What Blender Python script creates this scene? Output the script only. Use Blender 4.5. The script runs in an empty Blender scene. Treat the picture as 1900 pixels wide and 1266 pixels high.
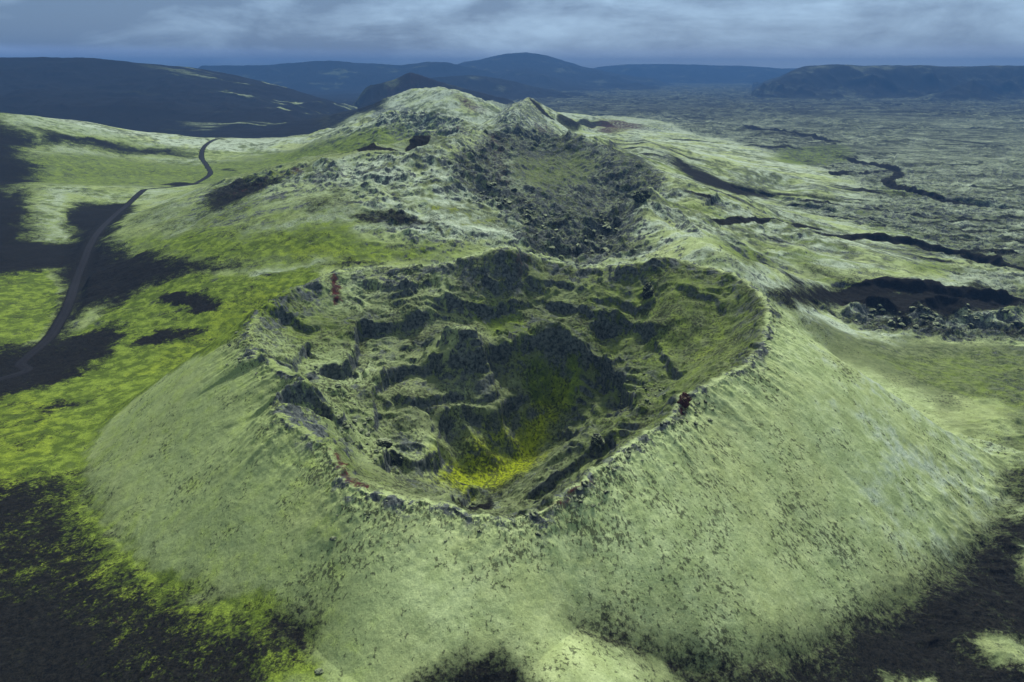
import bpy, math, os
import numpy as np
C = bpy.context.scene.collection
R = math.radians
Q = float(os.environ.get('TQ', '1'))          # mesh density (1 = full)
f4 = np.float32

# ------------------------------------------------------------------ camera
CAMZ = 120.0
FPX = 1267.0
PITCH = math.atan(503.0 / FPX)
cam = bpy.data.cameras.new('camera'); cam.lens = 36 * FPX / 1900; cam.sensor_width = 36
cam.clip_start = 1; cam.clip_end = 60000
co = bpy.data.objects.new('camera', cam); C.objects.link(co)
co.location = (0, 0, CAMZ); co.rotation_euler = (math.pi / 2 - PITCH, 0, 0)
bpy.context.scene.camera = co

# ------------------------------------------------------------------ light
SUN_EL, SUN_AZ = 50.0, 12.0                    # azimuth clockwise from +Y
sun = bpy.data.lights.new('sun', 'SUN'); sun.energy = 3.0; sun.angle = R(8); sun.color = (1.0, 0.97, 0.9)
so = bpy.data.objects.new('sun', sun); C.objects.link(so)
so.rotation_euler = (R(90 - SUN_EL), 0, R(180 - SUN_AZ))
so.location = (0, 0, 500)
vs = bpy.context.scene.view_settings
vs.view_transform = 'Standard'; vs.look = 'None'; vs.exposure = 1.04; vs.gamma = 1


class NT:
    """tiny node tree writer"""
    def __init__(s, tree): s.t = tree; tree.nodes.clear()
    def n(s, kind, **kw):
        nd = s.t.nodes.new(kind)
        for k, v in kw.items():
            if k.startswith('i_'):
                s.set(nd.inputs[int(k[2:]) if k[2:].isdigit() else k[2:].replace('_', ' ')], v)
            else: setattr(nd, k, v)
        return nd
    def set(s, sock, v):
        if isinstance(v, bpy.types.NodeSocket): s.t.links.new(v, sock)
        else: sock.default_value = v
    def math(s, op, a, b=0.0, c=0.0, clamp=False):
        nd = s.t.nodes.new('ShaderNodeMath'); nd.operation = op; nd.use_clamp = clamp
        s.set(nd.inputs[0], a); s.set(nd.inputs[1], b)
        if op in ('MULTIPLY_ADD', 'SMOOTH_MIN', 'SMOOTH_MAX'): s.set(nd.inputs[2], c)
        return nd.outputs[0]
    def mix(s, f, a, b):
        nd = s.t.nodes.new('ShaderNodeMix'); nd.data_type = 'RGBA'
        s.set(nd.inputs[0], f)
        s.set(nd.inputs[6], (*a, 1) if isinstance(a, tuple) and len(a) == 3 else a)
        s.set(nd.inputs[7], (*b, 1) if isinstance(b, tuple) and len(b) == 3 else b)
        return nd.outputs[2]
    def ss(s, x, lo, hi, a=0.0, b=1.0):
        nd = s.t.nodes.new('ShaderNodeMapRange'); nd.interpolation_type = 'SMOOTHSTEP'
        s.set(nd.inputs[0], x); s.set(nd.inputs[1], lo); s.set(nd.inputs[2], hi)
        s.set(nd.inputs[3], a); s.set(nd.inputs[4], b)
        return nd.outputs[0]
    def noise(s, vec, scale, det=4, rough=0.6, dist=0.0):
        nd = s.t.nodes.new('ShaderNodeTexNoise')
        s.set(nd.inputs['Vector'], vec); nd.inputs['Scale'].default_value = scale
        nd.inputs['Detail'].default_value = det; nd.inputs['Roughness'].default_value = rough
        nd.inputs['Distortion'].default_value = dist
        return nd.outputs[0]
    def vmul(s, vec, xyz):
        nd = s.t.nodes.new('ShaderNodeVectorMath'); nd.operation = 'MULTIPLY'
        s.set(nd.inputs[0], vec); s.set(nd.inputs[1], xyz)
        return nd.outputs[0]


# ------------------------------------------------------------------ sky (world): Nishita daylight under a heavy cloud deck
w = bpy.data.worlds.new('World'); bpy.context.scene.world = w; w.use_nodes = True
t = NT(w.node_tree)
sky = t.n('ShaderNodeTexSky', sky_type='NISHITA', sun_disc=False)
sky.sun_elevation = R(SUN_EL); sky.sun_rotation = R(SUN_AZ); sky.altitude = 600
nish = t.vmul(sky.outputs[0], (0.10, 0.10, 0.10))
gen = t.n('ShaderNodeTexCoord').outputs['Generated']
sep = t.n('ShaderNodeSeparateXYZ', i_0=gen)
X, Y, Z = sep.outputs
v1 = t.vmul(gen, (1.0, 1.0, 3.6))
n1 = t.noise(v1, 4.8, 7, 0.60, 0.35)
v2 = t.vmul(gen, (1.0, 1.0, 2.4))
n2 = t.noise(v2, 12.0, 7, 0.62, 0.3)
v3 = t.vmul(gen, (1.0, 1.0, 22.0))
n3 = t.noise(v3, 2.2, 4, 0.5, 0.2)
lr = t.math('MULTIPLY_ADD', X, 0.45, 0.42)             # right part of the deck thinner and brighter
b = t.math('ADD', t.math('MULTIPLY_ADD', n1, 3.2, -1.6), t.math('MULTIPLY_ADD', n2, 1.1, -0.55))
b = t.math('ADD', b, t.math('MULTIPLY_ADD', n3, 0.5, -0.25))
b = t.math('ADD', b, lr, clamp=True)
cloud = t.mix(b, (0.050, 0.090, 0.160), (0.20, 0.30, 0.415))
band = t.math('MULTIPLY', t.ss(Z, 0.004, 0.012), t.ss(Z, 0.020, 0.030, 1.0, 0.0))
band = t.math('MULTIPLY', band, t.ss(X, -0.75, -0.15, 0.75, 0.25))
cloud = t.mix(band, cloud, (0.13, 0.21, 0.42))
glow = t.math('MULTIPLY', t.ss(Z, 0.0, 0.035, 1.0, 0.0), t.ss(X, -0.2, 0.45))
cloud = t.mix(t.math('MULTIPLY', glow, 0.6), cloud, (0.36, 0.45, 0.56))
high = t.ss(Z, 0.10, 0.75)
cloud = t.mix(high, cloud, (0.29, 0.315, 0.34))
col = t.mix(0.90, nish, cloud)
bg = t.n('ShaderNodeBackground', i_0=col, i_1=1.0)
t.n('ShaderNodeOutputWorld', i_0=bg.outputs[0])


# ------------------------------------------------------------------ noise
def _hash(ix, iy, seed):
    h = (ix.astype(np.uint32) * np.uint32(374761393) + iy.astype(np.uint32) * np.uint32(668265263)
         + np.uint32((seed * 2246822519) & 0xffffffff))
    h = (h ^ (h >> np.uint32(13))) * np.uint32(1274126177)
    return h ^ (h >> np.uint32(16))
_GA = np.arange(256) * (2 * np.pi / 256)
_GX = np.cos(_GA).astype(f4); _GY = np.sin(_GA).astype(f4)
def perlin(x, y, seed=0):
    xf = np.floor(x); yf = np.floor(y)
    ix = xf.astype(np.int32); iy = yf.astype(np.int32)
    fx = (x - xf).astype(f4); fy = (y - yf).astype(f4)
    u = fx * fx * fx * (fx * (fx * 6 - 15) + 10); v = fy * fy * fy * (fy * (fy * 6 - 15) + 10)
    def g(dx, dy):
        h = _hash(ix + dx, iy + dy, seed) & np.uint32(255)
        return _GX[h] * (fx - dx) + _GY[h] * (fy - dy)
    a = g(0, 0); b = g(1, 0); c = g(0, 1); d = g(1, 1)
    return ((a + (b - a) * u) * (1 - v) + (c + (d - c) * u) * v) * f4(1.5)
def fbm(x, y, octv=4, gain=0.5, seed=0, lac=2.03):
    s = 0; a = 1.0; tot = 0
    for o in range(octv):
        s = s + perlin(x, y, seed + o * 17) * f4(a); tot += a; a *= gain
        x, y = x * lac * 0.8 + y * lac * 0.6, -x * lac * 0.6 + y * lac * 0.8
    return s / f4(tot)
def ridged(x, y, octv=4, gain=0.5, seed=0):
    s = 0; a = 1.0; tot = 0; w_ = 1
    for o in range(octv):
        n = 1 - np.abs(perlin(x, y, seed + o * 31)) * f4(1.6); n = np.clip(n, 0, 1); n = n * n
        s = s + n * w_ * f4(a); tot += a; a *= gain; w_ = np.clip(n * f4(1.6), 0, 1)
        x, y = x * 1.64 + y * 1.23, -x * 1.23 + y * 1.64
    return s / f4(tot)
def sstep(x, a, b):
    t_ = np.clip((x - a) / (b - a), 0, 1); return t_ * t_ * (3 - 2 * t_)

# ------------------------------------------------------------------ survey: photo pixel -> direction of sight -> place in the world
CP, SP = math.cos(PITCH), math.sin(PITCH)
def FD(py):
    v = py - 633.0
    return FPX * CP - v * SP, FPX * SP + v * CP
def at_z(px, py, z):
    F, D = FD(py); k = (CAMZ - z) / D
    return k * (px - 950), k * F, z
def at_y(px, py, y):
    F, D = FD(py); k = y / F
    return k * (px - 950), y, CAMZ - k * D

# ------------------------------------------------------------------ terrain grid: rings round the survey point, finer where the relief is
def rows():
    seg = [(40, 92, 0.30), (92, 282, 0.22), (282, 420, 0.62), (420, 900, 0.95)]
    r = []
    for a, b_, d in seg: r.append(np.arange(a, b_, d / Q))
    r.append(900 * np.exp(np.arange(0, math.log(10800 / 900), 0.0034 / Q)))
    return np.concatenate(r)
RR = rows()
th = np.concatenate([np.arange(-78, -47, 0.6), np.arange(-47, 47, 0.078 / Q), np.arange(47, 78.1, 0.6)])
TH = np.radians(th)
NR, NC = len(RR), len(TH)
print('grid', NR, NC, NR * NC)
LR = np.log(RR)
XX = (RR[:, None] * np.sin(TH)[None, :]).astype(f4)
YY = (RR[:, None] * np.cos(TH)[None, :]).astype(f4)

def lp(x, y): return np.arctan2(x, y), np.log(np.hypot(x, y))
class RBF:
    def __init__(s, P, kx, ky, c):
        P = np.array(P, float); s.kx, s.ky, s.c = kx, ky, c
        a, b_ = s.co(P[:, 0], P[:, 1]); s.a, s.b = a, b_
        K = np.sqrt((a[:, None] - a) ** 2 + (b_[:, None] - b_) ** 2 + c * c)
        n = len(P); M = np.zeros((n + 1, n + 1)); M[:n, :n] = K - np.eye(n) * 0.004 * kx; M[n, :n] = M[:n, n] = 1
        s.w = np.linalg.solve(M, np.concatenate([P[:, 2], [0]]))
    def co(s, x, y): raise NotImplementedError
    def ev(s, x, y):
        a, b_ = s.co(x, y); out = np.full(a.shape, s.w[-1])
        for i in range(len(s.a)): out += s.w[i] * np.sqrt((a - s.a[i]) ** 2 + (b_ - s.b[i]) ** 2 + s.c ** 2)
        return out
class RBFpolar(RBF):
    def co(s, x, y): return lp(x, y)
class RBFxy(RBF):
    def co(s, x, y): return np.asarray(x, float), np.asarray(y, float)

# ---- ground control points (px, py, z)
G = [
 # near ground, left and front
 (0,1266,20),(250,1266,23),(450,1266,25),(600,1266,25),(0,1100,18),(250,1120,20),(0,900,15),(100,1000,17),
 (0,760,12),(150,740,12),(300,700,13),(60,640,10),(300,600,13),(420,590,14),(480,560,14),(380,540,13),(200,600,9),
 (120,560,7),(40,560,12),(60,500,12),(250,560,11),(560,515,14),(450,520,13),(300,520,9),(620,492,12),(760,480,16),
 # near ground, front right
 (1100,1266,28),(1050,1230,29),(900,1266,27),(1300,1266,17),(1500,1266,12),(1700,1200,9),(1900,1220,14),(1850,1080,5),(1900,950,6),
 (1900,820,6),(1800,760,4),(1900,700,3),(1700,650,3),(1900,600,3),(1600,600,3),(1750,570,4),(1900,540,2),(1500,570,4),
 # big mound left of the second crater
 (200,470,8),(300,480,9),(400,490,10),(520,480,12),(230,400,12),(330,440,16),(450,430,22),(580,440,24),(650,430,26),
 (300,370,16),(370,350,22),(400,390,24),(480,380,36),(560,370,42),(640,360,46),(700,400,36),(440,330,40),(500,312,50),(560,302,57),(640,290,64),
 (700,284,68),(640,320,60),(740,330,54),(700,345,50),(780,300,60),(820,320,54),(790,350,46),(850,370,42),(900,400,38),(940,420,34),
 (760,400,38),(820,420,36),(900,440,33),(760,450,26),(700,460,20),(850,460,30),(660,395,36),(720,430,25),
 (870,300,62),(760,283,70),(830,262,70),(880,243,68),
 # second crater: far wall, floor, lava
 (920,236,66),(960,235,67),(1000,238,67),(1050,246,64),(1090,258,60),(1140,280,56),(1190,300,51),(1240,322,46),(1290,345,42),
 (860,290,44),(880,320,34),(940,300,36),(960,340,20),(1000,320,24),(1040,340,18),(1080,300,34),(1120,330,30),(1060,370,15),(1000,380,14),(940,370,22),
 (900,345,28),(1160,350,26),(1200,365,24),(1130,390,15),(1040,420,13),(960,430,18),(1000,460,16),(1060,450,13),(1120,440,14),(1180,420,19),(1160,460,20),
 (1230,350,36),(1270,340,40),(1190,372,40),(1215,400,38),(1260,430,36),(1300,450,36),(1335,464,41),(1360,478,38),(1240,460,26),(1200,470,24),
 (1300,370,32),(1350,400,24),(1400,430,18),(1450,470,14),(1500,500,10),(1540,525,7),(1420,480,18),(1460,530,8),
 (1400,390,16),(1500,430,13),(1600,470,12),(1680,510,9),(1720,525,4),(1750,500,3),(1560,420,9),(1650,440,6),(1850,470,2),(1900,400,2),
 (1300,345,26),(1380,365,8),(1450,355,5),
 (1230,275,38),(1180,252,50),(1210,262,48),(1300,292,30),(1400,318,22),(1500,342,13),(1570,360,6),(1150,262,38),(1650,380,2),
 (1600,320,1),(1500,300,2),(1400,270,2),(1300,250,6),(1900,300,0),(1700,260,0),(1500,230,0),(1300,215,2),(1150,235,28),(1070,240,36),
 (1100,215,22),(1200,225,16),(1250,240,12),(1000,170,0),(1100,180,0),(1200,190,0),(1100,200,10),
 # peak and mounds behind
 (780,165,84),(740,173,76),(820,163,88),(850,172,80),(880,190,60),(700,195,50),(640,205,32),(600,212,18),(800,195,58),
 (670,222,62),(720,215,70),(760,212,74),(800,214,74),(840,222,70),(880,233,64),(620,238,46),(560,250,34),(500,256,30),(760,240,58),(700,245,54),(820,245,60),
 (640,262,40),(720,268,42),(560,275,26),(650,278,36),(480,290,22),
 # dune ridge on the left and the basins in front of it
 (408,257,32),(300,248,38),(200,236,46),(100,222,58),(0,211,72),(460,257,29),
 (408,285,22),(300,290,24),(200,285,30),(100,290,36),(0,290,42),(385,320,16),(300,325,16),(200,330,18),(100,335,22),(0,340,26),
 (350,345,14),(265,352,18),(150,346,24),(60,342,28),(0,342,30),(200,370,16),(100,400,18),(0,400,22),(180,430,10),(60,460,14),(0,480,14),
]
far = [(-55,712,46),(-95,735,50),(-150,1020,26),(-90,990,26),(-40,950,28),(-200,1060,22),(10,930,28),(60,900,22),(20,1230,20),(-50,1200,22),(90,1150,16),(0,1010,24),(60,1000,20),(-120,1700,8),(40,1500,6)]
for px in (-300, 0, 300, 600):                                        # black plain beyond the dune ridge
    for y_ in (1350, 1700): far.append(at_y(px, 130, y_)[:2] + (2.0,))
    far.append(at_y(px, 130, 1120)[:2] + (12.0,))
for px in (800, 1100, 1500, 1900, 2300):
    for y_ in (1900, 2600): far.append(at_y(px, 130, y_)[:2] + (0.0,))
gp = [at_z(*p) for p in G] + far
# foot of the big cone
BASE = [at_z(*p) for p in [(1330,1222,19),(1450,1195,17),(1600,1130,12),(1740,1050,8),(1840,950,4),(1850,860,4),(300,1060,20),(230,980,18),(165,860,13),(220,760,13),
                           (430,1110,23),(560,1150,26),(1070,1150,27),(1180,1190,23),(950,1266,27),(700,1266,26)]]
BACK = [(120,215,5),(108,250,6),(75,285,10),(30,300,24),(-20,295,22),(-60,285,16),(-95,262,14),(-122,225,14)]
gp += BASE + BACK
gp += [(-300, 60, 18), (300, 60, 10), (0, 38, 26), (-60, 40, 22), (60, 40, 20), (400, 150, 3), (-400, 200, 12), (300, 300, 2), (0, 70, 26.5)]
ground = RBFpolar(gp, 1, 1, 0.02)

# ---- rim of the big crater (px, py, z)
RIM = [(940,968,41),(904,961,41),(866,963,41),(849,953,41),(820,940,41.5),(761,936,42),(723,923,42),(677,910,42),(645,906,42),(622,868,42),(601,822,43),
 (571,805,43.5),(544,795,44),(525,784,44.3),(516,772,44.5),(518,747,44.5),(538,732,44),(566,722,43.5),(540,708,45),(515,693,46),(491,670,46.5),(470,667,47),(462,640,47.5),(456,620,48),(462,600,48),
 (470,585,48.5),(495,562,49),(532,538,50),(549,534,50),(578,522,51),(612,507,51.5),(657,497,52),(694,494,52),(743,494,53),(800,491,54),(839,485,55),
 (885,471,58),(930,457,60.5),(960,461,59.5),(973,468,57),(1021,483,52),(1066,494,50),(1100,497,50),(1157,491,53),(1200,485,55),(1228,475,57),(1271,483,56),(1311,497,54.5),
 (1339,500,55),(1373,511,55),(1402,534,54.5),(1425,559,54),(1430,582,53),(1425,611,52),(1419,639,51),(1399,665,50),(1356,696,49),(1308,719,48),
 (1271,736,47),(1254,772,46),(1216,797,45),(1174,826,44.5),(1131,860,44),(1110,877,43.5),(1077,902,43),(1035,932,42),(1005,953,41.5),(976,965,41)]
rim = np.array([at_z(*p) for p in RIM])
CX, CY = 0.0, 180.0
def pol(x, y): return np.arctan2(x - CX, y - CY), np.hypot(x - CX, y - CY)
def ring(P):
    P = np.array(P); a, r = pol(P[:, 0], P[:, 1]); o = np.argsort(a); a, r, z = a[o], r[o], P[:, 2][o]
    a = np.concatenate([a - 2 * np.pi, a, a + 2 * np.pi])
    return a, np.tile(r, 3), np.tile(z, 3)
rA, rRad, rZ = ring(rim)
bA, bRad, bZ = ring(BASE + BACK)
# ---- inside of the crater (px, py, distance)
IN = [
 (950,500,241),(950,540,234),(950,580,228),(950,610,222),(950,635,214),(960,648,209),(1020,640,208),(1020,700,206),(1020,730,204),(1010,750,201),(980,780,194),
 (960,810,189),(930,850,180),(900,890,170),(900,930,160),(1000,580,230),(1000,540,238),(1050,600,222),(1080,650,207),(1090,690,203),
 (850,520,233),(850,560,227),(850,600,219),(800,620,212),(850,618,203),(885,640,200),(830,640,200),(860,660,197),(870,680,195),(870,725,191),(850,745,186),(850,770,181),(860,785,178),
 (850,830,176),(850,860,172),(840,900,161),(860,935,152),(920,700,202),(920,730,195),(940,760,190),(920,790,184),
 (720,530,233),(720,570,224),(720,610,215),(720,650,205),(720,690,192),(720,720,183),(720,760,175),(720,800,169),(720,840,162),(770,860,158),(800,800,171),(790,760,178),(780,700,193),(780,660,203),
 (660,580,222),(620,560,226),(620,620,207),(620,680,188),(620,720,176),(640,760,168),(660,800,160),(690,850,151),(720,895,137),(780,920,133),(820,932,132),(660,860,140),(790,900,150),
 (540,600,209),(540,640,194),(560,700,174),(590,740,165),(580,770,151),(600,795,147),(625,830,141),
 (1100,530,239),(1100,560,231),(1100,590,225),(1100,608,219),(1100,640,216),(1100,665,210),(1110,690,202),(1110,725,198),(1120,760,190),(1100,795,181),(1060,825,174),(1000,860,168),(960,880,166),
 (1170,800,166),(1100,818,161),(1020,880,151),(950,932,143),(1080,872,141),(1000,930,135),(930,950,130),(1150,790,170),
 (1180,540,234),(1180,580,226),(1190,612,217),(1190,650,209),(1180,690,197),(1160,720,192),
 (1250,530,226),(1250,570,217),(1250,610,209),(1250,650,202),(1230,680,196),(1200,700,192),(1220,740,178),(1180,760,178),(1160,780,173),(1230,770,158),
 (1350,540,219),(1350,580,209),(1350,620,198),(1330,650,190),(1300,680,182),(1280,710,168),(1390,600,192),(1390,560,206),(1380,640,180)]
inp = [at_y(*p) for p in IN]
for k in range(0, 96):                                                # rim points bound the inside surface
    a = -math.pi + 2 * math.pi * k / 96; r = np.interp(a, rA, rRad)
    inp.append((CX + r * math.sin(a), CY + r * math.cos(a), np.interp(a, rA, rZ)))
inner = RBFxy(inp, 60, 60, 4.0)
for p, q in zip(IN, inp):
    if not 3 < q[2] < 60: print('check', p, q[2])

# ---- base heights on a coarse grid, then spread to the full one
st = max(1, int(round(5 * Q)))
ri = np.unique(np.concatenate([np.arange(0, NR, st), [NR - 1]])); ci = np.unique(np.concatenate([np.arange(0, NC, st), [NC - 1]]))
def spread(c):
    tmp = np.empty((NR, len(ci)), f4)
    fi = np.interp(np.arange(NR), ri, np.arange(len(ri))); i0 = np.minimum(fi.astype(int), len(ri) - 2); u = (fi - i0)[:, None]
    tmp[:] = c[i0] * (1 - u) + c[i0 + 1] * u
    fj = np.interp(np.arange(NC), ci, np.arange(len(ci))); j0 = np.minimum(fj.astype(int), len(ci) - 2); v_ = (fj - j0)[None, :]
    return (tmp[:, j0] * (1 - v_) + tmp[:, j0 + 1] * v_).astype(f4)
xc, yc = XX[np.ix_(ri, ci)].astype(float), YY[np.ix_(ri, ci)].astype(float)
Zg = spread(ground.ev(xc, yc))
farw = sstep(YY, 1500, 2300)                                          # the far plain is level
Zg = (Zg * (1 - farw)).astype(f4)
Zg = np.where(RR[:, None] > 1400, np.clip(Zg, -4, 95), Zg)

wx = XX + fbm(XX / 9, YY / 9, 3, 0.55, 5) * 2.2 + 0.0
wy = YY + fbm(XX / 9 + 40, YY / 9, 3, 0.55, 6) * 2.2
PH, RO = pol(XX, YY)
near = RO < 170
RimR = np.interp(PH, rA, rRad).astype(f4) + (fbm(np.sin(PH) * 11, np.cos(PH) * 11, 3, 0.6, 77) * 2.0 + fbm(XX / 2.3, YY / 2.3, 2, 0.6, 78) * 0.8) 
RimZ = np.interp(PH, rA, rZ).astype(f4) + fbm(np.sin(PH) * 20, np.cos(PH) * 20, 4, 0.6, 79) * 0.9
BR = (np.interp(PH, bA, bRad) * 1.02).astype(f4)
tt = np.clip((RO - RimR) / np.maximum(BR - RimR, 5), 0, 1)
prof = (1 - tt) ** 1.12; prof = prof * 0.86 + 0.14 * (1 - sstep(tt, 0.0, 1.0)); prof = np.where(tt > 0.8, prof + (tt - 0.8) ** 2 * 0.9 * (1 - tt) * 5 * 0.5, prof)
prof = prof + 0.045 * np.sin(np.pi * tt)
Zcone = Zg + (RimZ - Zg) * prof
aa = np.linspace(-np.pi, np.pi, 721)
def rsm(v):
    u = np.interp(aa, rA, v)[:-1]; kk_ = np.hanning(75); kk_ /= kk_.sum()
    u = np.convolve(np.concatenate([u[-37:], u, u[:37]]), kk_, 'valid'); return np.concatenate([u, u[:1]])
RS = np.interp(PH, aa, rsm(rRad)).astype(f4); ZS = np.interp(PH, aa, rsm(rZ)).astype(f4)
ts = np.clip((RO - RS) / np.maximum(BR - RS, 5), 0, 1)
ps = (1 - ts) ** 1.12; ps = ps * 0.86 + 0.14 * (1 - sstep(ts, 0.0, 1.0)) + 0.045 * np.sin(np.pi * ts)
wsm = sstep(RO - RimR, 2, 22)
Zcone = Zcone * (1 - wsm) + (Zg + (ZS - Zg) * ps) * wsm
Z = np.where(near & (RO < BR), Zcone, Zg).astype(f4)
ins = RO < RimR
rs, re = np.where(near.any(1))[0][[0, -1]]
sub = (slice(rs, re + 1), slice(None))
msub = ins[sub]
vals = inner.ev(wx[sub][msub], wy[sub][msub])
edge = sstep(RimR[sub][msub] - RO[sub][msub], 0, 7)
Zi = Z[sub]; Zi[msub] = RimZ[sub][msub] * (1 - edge) + vals * edge; Z[sub] = Zi
del Zi, vals

# ---- sight lines onto the current terrain
thc = TH
def hit(px, py, skip=0.0):
    F, D = FD(py); az = math.atan2(px - 950, F); rr = math.hypot(px - 950, F)
    j = int(np.clip(np.searchsorted(thc, az), 1, NC - 1))
    ray = CAMZ - RR * (D / rr); c = Z[:, j]
    ok = (ray <= c) & (RR > skip)
    i = int(np.argmax(ok)) if ok.any() else NR - 1
    return RR[i] * math.sin(az), RR[i] * math.cos(az), float(c[i])
def pts(P, skip=0.0): return np.array([hit(p[0], p[1], skip)[:2] for p in P])

def window(P, pad):
    """grid slice that holds world points P with a margin of pad metres"""
    a, l = lp(P[:, 0], P[:, 1]); r = np.exp(l)
    r0, r1 = r.min() - pad, r.max() + pad
    da = pad / max(30, r.min())
    i0, i1 = np.searchsorted(RR, [r0, r1]); j0, j1 = np.searchsorted(TH, [a.min() - da, a.max() + da])
    return slice(max(0, i0), max(i1, i0 + 2)), slice(max(0, j0), max(j1, j0 + 2))
def sdist(x, y, P):
    """signed distance to an open polyline (positive on its left), and the run along it 0..1"""
    best = np.full(x.shape, 1e9, f4); sg = np.ones(x.shape, f4); run = np.zeros(x.shape, f4)
    L = np.hypot(*np.diff(P, axis=0).T); cum = np.concatenate([[0], np.cumsum(L)]); tot = cum[-1]
    for k in range(len(P) - 1):
        ax, ay = P[k]; dx, dy = P[k + 1] - P[k]; l2 = max(dx * dx + dy * dy, 1e-6)
        u = np.clip(((x - ax) * dx + (y - ay) * dy) / l2, 0, 1)
        ex, ey = x - ax - u * dx, y - ay - u * dy; d = np.sqrt(ex * ex + ey * ey)
        m = d < best; best = np.where(m, d, best)
        sg = np.where(m, np.sign(dx * ey - dy * ex), sg); run = np.where(m, (cum[k] + u * L[k]) / tot, run)
    return best, sg, run
def smooth_line(P, n=4):
    P = np.asarray(P, float)
    if len(P) < 3: return P
    out = []
    Q_ = np.vstack([2 * P[0] - P[1], P, 2 * P[-1] - P[-2]])
    for i in range(1, len(Q_) - 2):
        for k in range(n):
            u = k / n; p0, p1, p2, p3 = Q_[i - 1:i + 3]
            out.append(0.5 * (2 * p1 + (p2 - p0) * u + (2 * p0 - 5 * p1 + 4 * p2 - p3) * u * u + (3 * p1 - p0 - 3 * p2 + p3) * u ** 3))
    out.append(P[-1]); return np.array(out)

cliffmask = np.zeros((NR, NC), f4)
def cliff(P, h, L=8, wd=0.8, hi=-1, warp=1.0, lo=1.0, skip=0.0):
    """a step in the ground along P: higher side hi (+1 left of the line's run, -1 right)"""
    W = smooth_line(pts(P, skip))
    s = window(W, 4 * L + 3)
    x = XX[s] + (wx[s] - XX[s]) * warp; y = YY[s] + (wy[s] - YY[s]) * warp
    if skip < 100:
        h = h * 1.25; x = x + fbm(x / 2.6, y / 2.6, 3, 0.6, 301) * 0.8; y = y + fbm(x / 2.6 + 7, y / 2.6, 3, 0.6, 302) * 0.8
    d, sg, run = sdist(x, y, W)
    sd = d * sg * hi; h = h * np.clip(0.95 + 0.9 * fbm(x / 9, y / 9, 2, 0.5, 303), 0.4, 1.4)
    end = sstep(run, 0, 0.12) * sstep(1 - run, 0, 0.12)
    up = np.where(sd > 0, 1.0, lo)
    Z[s] += (h * 0.5 * up * np.tanh(sd / wd) * np.exp(-d / L) * end).astype(f4)
    cliffmask[s] = np.maximum(cliffmask[s], (np.exp(-np.maximum(0, np.abs(sd + h * 0.25) - h * 0.3) ** 2 / (2 * (wd * 1.2) ** 2)) * end * (d < 3 * L)).astype(f4))
def ridge(P, h, wd, hi=0, wb=None, skip=0.0, warp=0.6):
    W = smooth_line(pts(P, skip)); wb = wb or wd
    s = window(W, 4 * max(wd, wb))
    d, sg, run = sdist(XX[s] + (wx[s] - XX[s]) * warp, YY[s] + (wy[s] - YY[s]) * warp, W)
    ww = np.where(sg > 0, wd, wb)
    end = sstep(run, 0, 0.2) * sstep(1 - run, 0, 0.2)
    Z[s] += (h * np.exp(-d / ww) * end).astype(f4)

# ---- ledges inside the crater (line runs left to right in the photo: the far side is on its left)
H_ = 1
def I(*P): return [(427 + x / 1.8286, 427 + y / 1.8286) for x, y in P]
cliff(I((640,470),(680,455),(720,475),(790,472),(850,445),(880,415),(930,418),(975,402)), 5, 6, 0.45, H_, 0.6)
cliff(I((945,430),(965,405),(990,386),(1080,380),(1150,385),(1185,410),(1205,445)), 6, 7, 0.45, H_, 0.6)
cliff(I((1175,400),(1205,440),(1258,455),(1272,488),(1300,500)), 5, 5, 0.45, H_, 0.6)
cliff(I((1255,490),(1290,497),(1325,520),(1330,560),(1362,600),(1345,640)), 6, 5, 0.45, H_, 0.6)
cliff(I((700,460),(620,478),(545,495),(505,530),(485,570),(500,620),(488,665),(500,700)), 4.5, 6, 0.45, -1, 0.6)
cliff(I((480,790),(520,800),(545,770),(620,800),(690,800),(712,765),(700,700)), 5, 5, 0.45, 1, 0.6)
cliff(I((690,655),(760,628),(850,642),(905,640),(945,602),(1000,590),(1030,570),(975,540)), 5, 6, 0.45, 1, 0.6)
cliff(I((540,560),(620,590),(700,575),(780,560),(860,570),(930,560)), 2.5, 4, 0.4, H_, 0.7)
cliff(I((205,490),(225,450),(262,400),(285,410)), 3.5, 4, 0.4, H_, 0.5)
cliff(I((285,500),(330,480),(400,470),(435,415),(432,360),(445,330),(520,335),(600,308),(690,288),(705,262)), 5, 6, 0.45, H_, 0.6)
cliff(I((1215,330),(1260,320),(1330,314),(1392,332),(1420,362),(1440,400)), 5, 5, 0.45, H_, 0.6)
cliff(I((1430,385),(1470,455),(1520,490),(1560,470)), 3.5, 4, 0.45, H_, 0.6)
cliff(I((1060,262),(1068,248),(1120,255),(1200,268),(1260,285),(1340,312)), 3, 4, 0.4, H_, 0.6)
cliff(I((1240,242),(1310,245),(1380,270),(1445,235),(1400,190),(1385,140)), 2.5, 4, 0.4, H_, 0.6)
cliff(I((680,240),(730,245),(800,264),(870,272),(940,256),(1030,250)), 3.5, 4, 0.4, H_, 0.6)
cliff(I((860,160),(905,190),(960,178)), 3, 4, 0.4, H_, 0.6)
cliff(I((1000,178),(1050,185),(1110,180),(1180,195)), 2.5, 4, 0.4, H_, 0.6)
cliff(I((430,170),(480,190),(560,200),(640,190),(700,150)), 3, 4, 0.5, H_, 0.8)
cliff(I((130,290),(200,300),(260,330),(320,330)), 2.5, 4, 0.5, H_, 0.8)
cliff(I((1480,180),(1560,210),(1650,240),(1700,290)), 1.5, 3, 0.5, H_, 0.8)
cliff(I((1100,690),(1150,700),(1215,690)), 2.5, 3, 0.4, H_, 0.5)
cliff([(516,745),(535,735),(572,728),(590,745),(615,780)], 5, 6, 0.8, 1)
cliff([(840,932),(870,926),(900,932)], 4, 4, 0.6, H_)
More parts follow.
